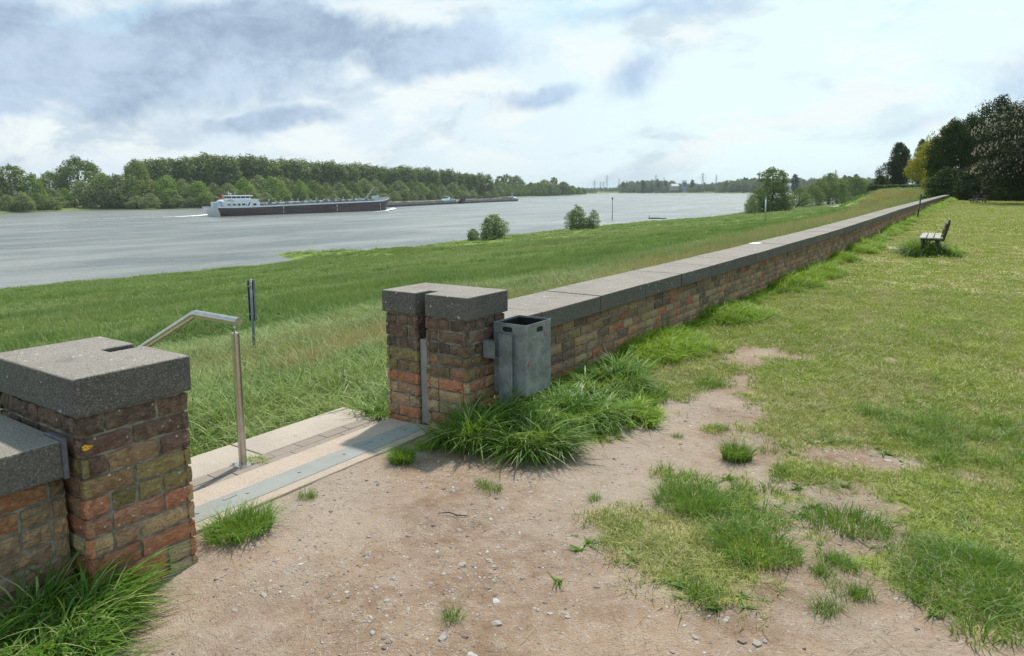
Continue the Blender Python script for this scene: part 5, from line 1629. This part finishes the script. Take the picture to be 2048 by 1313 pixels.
def ship(name, stern_pt, rz, L, B, D, label, hullmat):
    e = empty(name, (stern_pt[0], stern_pt[1], WATER), rz, label, 'ship')
    V, F, st, prof = hull_mesh(L, B, D)
    V = [(x, y, z + (rise(y) * max(0, z) / D)) for x, y, z in V]
    me = quadmesh('hull', V, F); meshobj('hull', me, hullmat, e)
    T = [V[k * 2] for k in range(prof)] + [V[k * 2 + 1] for k in range(prof - 1, -1, -1)]
    T = [(x, y - .03, z) for x, y, z in T]
    mb = MB(); mb.add(T, [tuple(range(len(T)))]); mb.build('transom', M_white, e)
    # pale rubbing strake / gunwale following the deck edge
    mb = MB(); n = 40
    for s_ in (0, 1):
        for i in range(n):
            a = Vector(V[i * st + (prof - 1) * 2 + s_]); b = Vector(V[(i + 1) * st + (prof - 1) * 2 + s_]); off = .06 if s_ else -.06
            mb.add([(a.x + off, a.y, a.z - .05), (b.x + off, b.y, b.z - .05), (b.x + off, b.y, b.z + .42), (a.x + off, a.y, a.z + .42), (a.x - off * .5, a.y, a.z - .05), (b.x - off * .5, b.y, b.z - .05), (b.x - off * .5, b.y, b.z + .42), (a.x - off * .5, a.y, a.z + .42)], [(0, 1, 2, 3), (4, 7, 6, 5), (3, 2, 6, 7), (0, 4, 5, 1)])
    mb.build('gunwale', M_white, e)
    return e


def rise(y): return 1.15 * max(0, min(1, (y - 12) / 70))


A = on_z(436, 434, WATER); B_ = on_z(786, 421, WATER)
rzs = math.atan2(-(B_.x - A.x), B_.y - A.y)
BEAM = 9.6
Ls = 85.0; SC = (math.hypot(B_.x - A.x, B_.y - A.y) + 1.0) / Ls
right = Vector((math.cos(rzs), math.sin(rzs)))
tk = ship('tanker_barge', (A.x - right.x * BEAM * SC / 2, A.y - right.y * BEAM * SC / 2), rzs, Ls, BEAM, 2.95, 'long dark brown tanker barge with white deckhouse under way on the river', M_hull)
tk.scale = (SC, SC, SC)
D = 2.95
hw = BEAM / 2
def windows(mb_parent, x, ys, z0, z1, w, name='window', mat=M_glassdark):
    for y in ys:
        mb = MB(); mb.box((x, y, z0), (x + .05, y + w, z1)); mb.build(name, mat, mb_parent)
# aft accommodation
mb = MB(); mb.box((-hw + .6, 3.0, D), (hw - .6, 17.5, D + 2.1)); mb.box((-hw + .6, 7.0, D + 2.1), (hw - .6, 17.0, D + 2.9)); mb.add([(-hw + .5, 17.5, D), (hw - .5, 17.5, D), (hw - .5, 19.6, D + .3), (-hw + .5, 19.6, D + .3), (-hw + .5, 17.5, D + 3.0), (hw - .5, 17.5, D + 3.0), (hw - .5, 19.9, D + 2.7), (-hw + .5, 19.9, D + 2.7)], [(4, 5, 6, 7)])
dh = mb.build('deckhouse', M_white, tk)
windows(dh, hw - .6, (4.3, 6.3, 8.2, 10.1), D + .75, D + 1.45, 1.2)
windows(dh, hw - .6, (14.6,), D + .7, D + 1.4, 1.3)
mb = MB(); mb.add([(hw - .585, 12.3, D + .5), (hw - .585, 12.8, D + .5), (hw - .585, 13.6, D + 1.8), (hw - .585, 13.0, D + 1.8)], [(0, 1, 2, 3)]); mb.add([(hw - .585, 11.7, D + .6), (hw - .585, 12.1, D + .6), (hw - .585, 12.1, D + 1.1), (hw - .585, 11.7, D + 1.1)], [(0, 1, 2, 3)]); mb.build('side_marking', simple('navy_paint', (.03, .05, .16), .5), dh)
mb = MB(); mb.box((-2.3, 7.2, D + 2.9), (2.3, 14.8, D + 3.3)); wh = mb.build('wheelhouse', M_white, tk)
mb = MB(); mb.box((-2.2, 7.3, D + 3.3), (2.2, 14.7, D + 4.05)); mb.build('window_band', M_glassdark, wh)
mb = MB(); mb.box((-2.7, 7.0, D + 4.05), (2.7, 15.6, D + 4.35)); mb.build('roof', M_white, wh, bevel=.08)
for y in (7.25, 9.1, 10.9, 12.8, 14.6):
    mb = MB(); mb.box((2.2, y, D + 3.3), (2.27, y + .14, D + 4.05)); mb.build('window_post', M_white, wh)
mb = MB(); mb.tube([(0, 7.6, D + 4.3), (0, 7.6, D + 6.2)], .06, 6); mb.tube([(-.9, 7.6, D + 5.3), (.9, 7.6, D + 5.3)], .06, 6); mb.box((-.9, 8.2, D + 4.9), (.9, 8.4, D + 5.1)); mb.tube([(.3, 8.3, D + 4.3), (.3, 8.3, D + 4.9)], .1, 6); mb.tube([(1.2, 9.4, D + 4.3), (1.2, 9.4, D + 5.6)], .04, 6); mb.build('mast', M_white, tk)
mb = MB()
for i in range(10): mb.tube([(hw - .5, .4 + i * .9, D + .3), (hw - .5, .4 + i * .9, D + 1.35)], .045, 6)
for z in (.75, 1.35): mb.tube([(hw - .5, .4, D + z), (hw - .5, 8.4, D + z)], .045, 6)
mb.build('railing', M_white, tk)
mb = MB()
vs = []; fs = []
for j in range(5):
    for k in range(10):
        ph = math.pi / 2 * j / 4; th_ = 2 * math.pi * k / 10
        vs.append((1.8 + .95 * math.cos(ph) * math.cos(th_), 3.0 + 1.4 * math.cos(ph) * math.sin(th_), D + 2.15 + .75 * math.sin(ph)))
for j in range(4):
    for k in range(10): fs.append((j * 10 + k, j * 10 + (k + 1) % 10, (j + 1) * 10 + (k + 1) % 10, (j + 1) * 10 + k))
mb.add(vs, fs); mb.box((.9, .9, D + .3), (2.9, 2.6, D + 1.9)); mb.build('tender_boat', simple('pale_blue_paint', (.45, .52, .62), .5), tk)
mb = MB(); mb.box((1.9, 4.6, D + 2.1), (3.7, 6.8, D + 2.9)); mb.build('deck_locker', simple('light_grey_paint', (.5, .5, .5), .6, 0, .2, 1), tk)
mb = MB(); mb.tube([(1.5, 4.6, D + 2.1), (1.4, 4.2, D + 4.9)], .05, 6); fp = mb.build('flag_pole', M_white, tk)
mb = MB(); vs = []; fs = []
for i in range(7):
    for j in range(4):
        u = i / 6; v = j / 3
        vs.append((1.4 + .12 * math.sin(u * 7), 4.25 - u * .9 + .1 * v, D + 4.85 - v * 1.3 - u * .35))
for i in range(6):
    for j in range(3): a = i * 4 + j; fs.append((a, a + 1, a + 5, a + 4))
mb.add(vs, fs); mb.build('flag', M_flag, fp)
# tank deck: trunk, pipes, vents, hatches
random.seed(31)
mb = MB(); mb.box((-hw + 1.0, 19.5, D + .02), (hw - 1.0, Ls - 11, D + .95)); mb.raised(rise).build('tank_trunk', M_deckgrey, tk)
mb = MB()
for x in (-1.6, -.9, .4, 1.2, 2.0): mb.tube([(x, 21, D + 1.25), (x, Ls - 13, D + 1.25)], .12, 6)
for i in range(26):
    y = 21 + i * (Ls - 35) / 25; mb.tube([(-2.6, y, D + 1.15 + random.uniform(-.1, .25)), (3.3, y + random.uniform(-.5, .5), D + 1.1)], .09, 6)
mb.raised(rise).build('deck_piping', simple('pipe_grey', (.42, .44, .45), .5, 0, .3, .7), tk)
mb = MB()
for i in range(18):
    y = 20 + i * (Ls - 33) / 17 + random.uniform(-.8, .8); x = random.choice((2.6, 3.1, 1.5)); h_ = random.choice((.6, .8, 1.3))
    mb.tube([(x, y, D + .9), (x, y, D + 1.0 + h_)], .12, 6); mb.tube([(x, y, D + 1.0 + h_), (x, y, D + 1.18 + h_)], .38, 8)
mb.raised(rise).build('tank_vent', simple('vent_white', (.62, .64, .64), .5, 0, .3, .9), tk)
mb = MB()
for i in range(14):
    y = 22 + i * (Ls - 37) / 13; mb.box((2.4, y, D + .96), (3.3, y + random.uniform(.6, 1.6), D + random.uniform(1.2, 1.6)))
mb.raised(rise).build('hatch_box', simple('dark_gear', (.07, .08, .1), .6, 0, .4, .5), tk)
mb = MB()
for y in np.arange(20, Ls - 9, 2.2): mb.tube([(hw - .15, y, D + .3), (hw - .15, y, D + 1.25)], .035, 5)
mb.tube([(hw - .15, 20, D + 1.25), (hw - .15, Ls - 10, D + 1.25)], .03, 5)
mb.raised(rise).build('deck_railing', simple('rail_grey', (.45, .45, .46), .5), tk)
mb = MB(); mb.tube([(1.2, Ls - 13.0, D + .9), (1.2, Ls - 12.6, D + 2.4)], .22, 8); mb.tube([(1.2, Ls - 12.8, D + 2.0), (1.0, Ls - 8.2, D + 6.0)], [.20, .13], 8); mb.box((.9, Ls - 8.7, D + 5.85), (1.3, Ls - 6.6, D + 6.15)); mb.raised(rise).build('crane', simple('crane_beige', (.42, .40, .36), .6), tk)
mb = MB(); mb.box((-.3, Ls - 8.6, D + .4), (1.9, Ls - 6.2, D + 2.4)); mb.tube([(1.4, Ls - 6.5, D + 2.4), (1.4, Ls - 6.5, D + 3.2)], .12, 6); mb.raised(rise).build('bow_locker', simple('pale_bluegrey', (.55, .62, .68), .5), tk)
for y in (27, Ls * .62, Ls * .9):
    mb = MB(); mb.box((hw + .0, y, .5), (hw + .05, y + .28, 1.5)); mb.box((hw, y, 2.0), (hw + .05, y + .28, 3.2)); mb.build('draught_mark', simple('draught_white', (.6, .55, .52), .6), tk)

# low laden barges behind
def low_barge(name, pa, pb_, label, deck, cargo, D2=1.55, B2=9.5):
    A2 = on_z(*pa, WATER); B2_ = on_z(*pb_, WATER)
    rz2 = math.atan2(-(B2_.x - A2.x), B2_.y - A2.y); L2 = math.hypot(B2_.x - A2.x, B2_.y - A2.y)
    r2 = Vector((math.cos(rz2), math.sin(rz2)))
    e = empty(name, (A2.x - r2.x * B2 / 2, A2.y - r2.y * B2 / 2, WATER), rz2, label, 'ship')
    V, F, st, prof = hull_mesh(L2, B2, D2, sheer=.9)
    meshobj('hull', quadmesh('hull', V, F), simple('dull_grey_hull', (.075, .068, .066), .6, 0, .3, .3), e)
    mb = MB(); mb.box((-B2 / 2 + .5, 9, D2 + .01), (B2 / 2 - .5, L2 - 10, D2 + 1.35)); mb.build('hatch_coaming', simple('coaming_grey', (.25, .235, .225), .7, 0, .2, .3), e)
    mb = MB(); r_ = random.Random(3)
    for i in range(cargo):
        y = 13 + i * (L2 - 27) / max(1, cargo - 1); R_ = 2.2; vs = []; fs = []
        for j in range(5):
            for k in range(10):
                ph = math.pi / 2 * j / 4; t = 6.283 * k / 10; q = r_.uniform(.85, 1.1)
                vs.append((R_ * 1.3 * math.cos(ph) * math.cos(t) * q, y + R_ * 1.5 * math.cos(ph) * math.sin(t) * q, D2 + 1.2 + .8 * math.sin(ph) * q))
        for j in range(4):
            for k in range(10): fs.append((j * 10 + k, j * 10 + (k + 1) % 10, (j + 1) * 10 + (k + 1) % 10, (j + 1) * 10 + k))
        mb.add(vs, fs)
    mb.build('cargo_heap', simple('scrap_cargo', (.16, .09, .06), .9, 0, .5, .6), e)
    return e, L2


e, L2 = low_barge('cargo_barge', (742, 416.5), (924, 407.5), 'low laden cargo barge with pale blue wheelhouse, passing behind the tanker bow', 0, 7)
mb = MB(); mb.box((-3.6, L2 - 28, 1.6), (3.9, L2 - 9, 3.1)); mb.box((-3, L2 - 22, 3.1), (3.4, L2 - 12, 4.1)); cab = mb.build('deckhouse', simple('pale_blue_white', (.60, .68, .78), .5), e)
mb = MB(); mb.box((3.4, L2 - 21, 3.35), (3.46, L2 - 13, 3.85)); mb.build('window_band', M_glassdark, cab)
mb = MB(); mb.tube([(1, L2 - 20, 4.1), (1, L2 - 20, 6)], .12, 6); mb.tube([(0, L2 - 14, 4.1), (0, L2 - 14, 5.4)], .5, 8); mb.box((-1.5, L2 - 20.5, 5.7), (2, L2 - 19.5, 6)); mb.build('mast', M_white, e)
e, L2 = low_barge('cargo_barge', (922, 407.6), (1042, 402.3), 'second low cargo barge, ahead of the blue wheelhouse, white cabin at its bow', 0, 5)
mb = MB(); mb.add([(-3.2, L2 - 15, 1.7), (3.4, L2 - 15, 1.7), (3.4, L2 - 5, 2.2), (-3.2, L2 - 5, 2.2), (-2.6, L2 - 13.5, 4.3), (2.6, L2 - 13.5, 4.3), (2.4, L2 - 8, 3.9), (-2.4, L2 - 8, 3.9)], [(0, 1, 5, 4), (1, 2, 6, 5), (2, 3, 7, 6), (3, 0, 4, 7), (4, 5, 6, 7)]); mb.build('bow_cabin', M_white, e)
mb = MB(); mb.tube([(0, L2 - 11, 4), (0, L2 - 11, 8.2)], .14, 6); mb.tube([(-1.2, L2 - 11, 6.8), (1.8, L2 - 11, 6.8)], .12, 6); mb.build('mast', M_white, e)
mb = MB(); mb.box((-3, L2 - 38, 2.9), (4, L2 - 17, 3.7)); mb.build('dark_cover', M_glassdark, e)
mb = MB(); mb.box((2.4, 2.5, 1.6), (4.2, 9, 4.0)); mb.build('stern_gear', simple('stern_dark', (.05, .045, .06), .6), e)
# far vessels
for (xa, xb, lab, c_, hh) in ((1251, 1288, 'distant white motor vessel below the far wood', (.62, .66, .68), 1.6), (1352, 1393, 'distant grey cargo ship with dark bow near the far shore', (.28, .30, .33), 2.4)):
    a = on_z(xa, 386.6, WATER); b = on_z(xb, 386.6, WATER); rz2 = math.atan2(-(b.x - a.x), b.y - a.y); L2 = (b - a).length
    e = empty('distant_ship', (a.x, a.y, WATER), rz2, lab, 'ship')
    V, F, st, prof = hull_mesh(L2, 8, hh); meshobj('hull', quadmesh('hull', V, F), simple('far_hull', c_, .6, 0, .2, .05), e)
    mb = MB(); mb.box((-3.2, 3, hh), (3.2, 13, hh + 2.2)); mb.box((-2.2, 6, hh + 2.2), (2.2, 11, hh + 4.0)); mb.build('deckhouse', M_white, e)
    if hh > 2: mb = MB(); mb.box((-4.05, L2 - 13, .4), (4.1, L2 - 3.4, hh + .9)); mb.build('bow_section', M_glassdark, e)


# foam: wake and bow wave
def foam_mat():
    m_, N = material('white_foam')
    pos = N.n('ShaderNodeNewGeometry').outputs['Position']
    n_ = N.noise(pos, .9, 6, .7)
    a = N.sep(N.n('ShaderNodeAttribute', attribute_name='Col').outputs['Color'])[0]
    f = N.ramp(N.m('ADD', a, N.m('MULTIPLY', N.m('SUBTRACT', n_, .5), 1.3)), .35, .75)
    p = principled(N, (.75, .78, .78), .9)
    finish(N, N.n('ShaderNodeMixShader', {0: f, 1: N.n('ShaderNodeBsdfTransparent').outputs[0], 2: p.outputs[0]}))
    return m_


M_foam = foam_mat()


def foam(pts, widths, alphas, heights=None):
    V = []; F = []; C = []
    m = 5
    for i, p in enumerate(pts):
        p = Vector(p)
        for j in range(m):
            t = j / (m - 1) * 2 - 1
            V.append((p.x + t * widths[i] * .75, p.y + t * widths[i] * .35, WATER + .05 + (heights[i] if heights else .1) * (1 - t * t))); C.append([alphas[i] * (1 - t * t * .9)] * 3)
    for i in range(len(pts) - 1):
        for j in range(m - 1): a = i * m + j; F.append((a, a + 1, a + m + 1, a + m))
    o = meshobj('foam', quadmesh('foam', V, F, True, np.array(C)), M_foam); return o


wk = [(418, 431), (395, 433), (365, 434.5), (330, 435.5), (290, 436.5), (250, 437.5), (200, 439), (150, 441), (100, 443), (50, 446), (0, 449)]
pts = [on_z(a, b, WATER) for a, b in wk]
o = foam(pts, [2.2, 2.2, 1.8, 1.6, 1.5, 1.4, 1.3, 1.2, 1.1, 1.0, 1.0], [1.1, 1.1, .95, .75, .7, .62, .6, .5, .45, .42, .4], [.5, .4, .3, .2, .12, .1, .1, .1, .1, .1, .1]); o.name = 'wake_foam'
tag(o, 'thin white wake trailing behind the tanker barge', 'wake', kind='stuff')
bw = [(745, 425), (770, 423), (780, 421.5), (787, 420), (793, 419.2)]
o = foam([on_z(a, b, WATER) for a, b in bw], [.5, .9, 1.5, 1.8, .8], [.6, .9, 1.2, 1.3, .9], [.15, .4, .9, 1.1, .3]); o.name = 'bow_wave_foam'
tag(o, 'white bow wave curling off the tanker barge', 'bow wave', kind='stuff')

# ------------------------------------------------------------------ skyline: pylons, buildings
def pylon(px, top, Y, label, wide=1.0, arms=3):
    q = on_y(px, top, Y); z0 = -4; H = q.z - z0
    e = empty('power_pylon', (q.x, q.y, z0), R(35 + 0), label, 'pylon', 'power pylons on the skyline')
    mb = MB(); b = H * .075 * wide; t = .35; r_ = .16
    lv = [i / 9 for i in range(10)]
    def c(s, k): 
        w = b * (1 - s) ** 1.4 + t
        return ((w, w), (-w, w), (-w, -w), (w, -w))[k % 4]
    for k in range(4):
        for a_, b_2 in zip(lv, lv[1:]):
            mb.tube([(*c(a_, k), a_ * H), (*c(b_2, k), b_2 * H)], r_, 4, False); mb.tube([(*c(a_, k), a_ * H), (*c(b_2, k + 1), b_2 * H)], r_ * .7, 4, False)
    mb.build('lattice_mast', M_pylon, e)
    for j, s in enumerate((.62, .76, .90)[:arms]):
        w = H * (.16, .21, .13)[j] * wide; mb = MB()
        mb.tube([(-w, 0, s * H), (w, 0, s * H)], r_, 4); mb.tube([(-w, 0, s * H), (0, 0, s * H + H * .04)], r_ * .7, 4); mb.tube([(w, 0, s * H), (0, 0, s * H + H * .04)], r_ * .7, 4)
        mb.build('cross_arm', M_pylon, e)


for px, top, Y, w, lab in ((1189, 361, 1500, 1.3, 'broad low pylon, outermost on the river bend'), (1201, 364, 1650, 1.2, 'small pylon behind the green shore field'), (1207, 363, 1600, 1.1, 'second small pylon behind the green shore field'), (1214, 350, 1500, .9, 'tall pylon above the green shore field'),
                      (1238, 357, 1800, .8, 'faint pylon before the long poplar line'), (1312, 350, 1450, .9, 'tall pylon behind the twin far trees'), (1328, 355, 1700, .7, 'thin pylon right behind the far wood clearing'), (1406, 346, 1250, 1.0, 'clearest tall pylon above the far wood'), (1433, 350, 1500, .7, 'slim pylon beside the clearest one'), (1672, 340, 1100, .7, 'pylon peeping over the bank grove')):
    pylon(px, top, Y, lab, w)
q = on_y(1369, 361, 1300); e = empty('tower_building', (q.x, q.y, -4), R(35), 'grey blue industrial tower block behind the far wood', 'building')
H = q.z + 4
mb = MB(); mb.box((-3.6, -3.6, 0), (3.6, 3.6, H * .82)); mb.build('wall', simple('bluegrey_cladding', (.24, .28, .36), .7, 0, .1, .2), e)
mb = MB(); mb.box((-3.9, -3.9, H * .82), (3.9, 3.9, H * .84)); mb.box((-3.2, -3.2, H * .84), (-1, 3.2, H)); mb.box((1.2, -3.2, H * .84), (3.2, 3.2, H * .98)); mb.build('roof_plant', simple('pale_cladding', (.5, .53, .58), .6), e)
mb = MB()
for z in (.5, .6, .7): mb.box((-3.2, -3.66, H * z), (3.2, -3.6, H * z + 1.0))
mb.build('window', M_glassdark, e)


def house(px, top, Y, w, label, roofc):
    q = on_y(px, top, Y); H = 9.0; e = empty('gabled_house', (q.x, q.y, q.z - H), R(60), label, 'house')
    mb = MB(); mb.box((-w / 2, -4, -3), (w / 2, 4, H * .5)); mb.build('wall', simple('house_wall', (.36, .36, .35), .8), e)
    mb = MB(); mb.add([(-w / 2 - .4, -4.5, H * .5), (w / 2 + .4, -4.5, H * .5), (w / 2 + .4, 0, H), (-w / 2 - .4, 0, H), (-w / 2 - .4, 4.5, H * .5), (w / 2 + .4, 4.5, H * .5)], [(0, 1, 2, 3), (3, 2, 5, 4), (0, 3, 4), (1, 5, 2)]); mb.build('roof', simple('roof_' + label[:4], roofc, .7), e)
    mb = MB()
    for k in (-.3, .0, .3): mb.box((k * w - .6, -4.06, 1.0), (k * w + .6, -4.0, 2.6))
    mb.build('window', M_glassdark, e)


house(1583, 367, 1100, 15, 'pale house with grey pitched roof beyond the grove gap', (.30, .31, .33))
house(1349, 368, 1290, 16, 'white roofed house in the far wood beside the tower block', (.62, .63, .66))


# ------------------------------------------------------------------ air: thin even haze over the whole valley
mb = MB(); mb.box((-4400, -1700, -13), (4300, 9400, 75))
m_ = bpy.data.materials.new('haze_air'); m_.use_nodes = True; t_ = m_.node_tree; t_.nodes.clear(); N = NT(t_)
pv = N.n('ShaderNodeVolumePrincipled', {'Color': (0.80, 0.88, 0.96), 'Density': 0.000085})
o_ = t_.nodes.new('ShaderNodeOutputMaterial'); t_.links.new(pv.outputs[0], o_.inputs['Volume'])
tag(mb.build('haze', m_), kind='stuff')
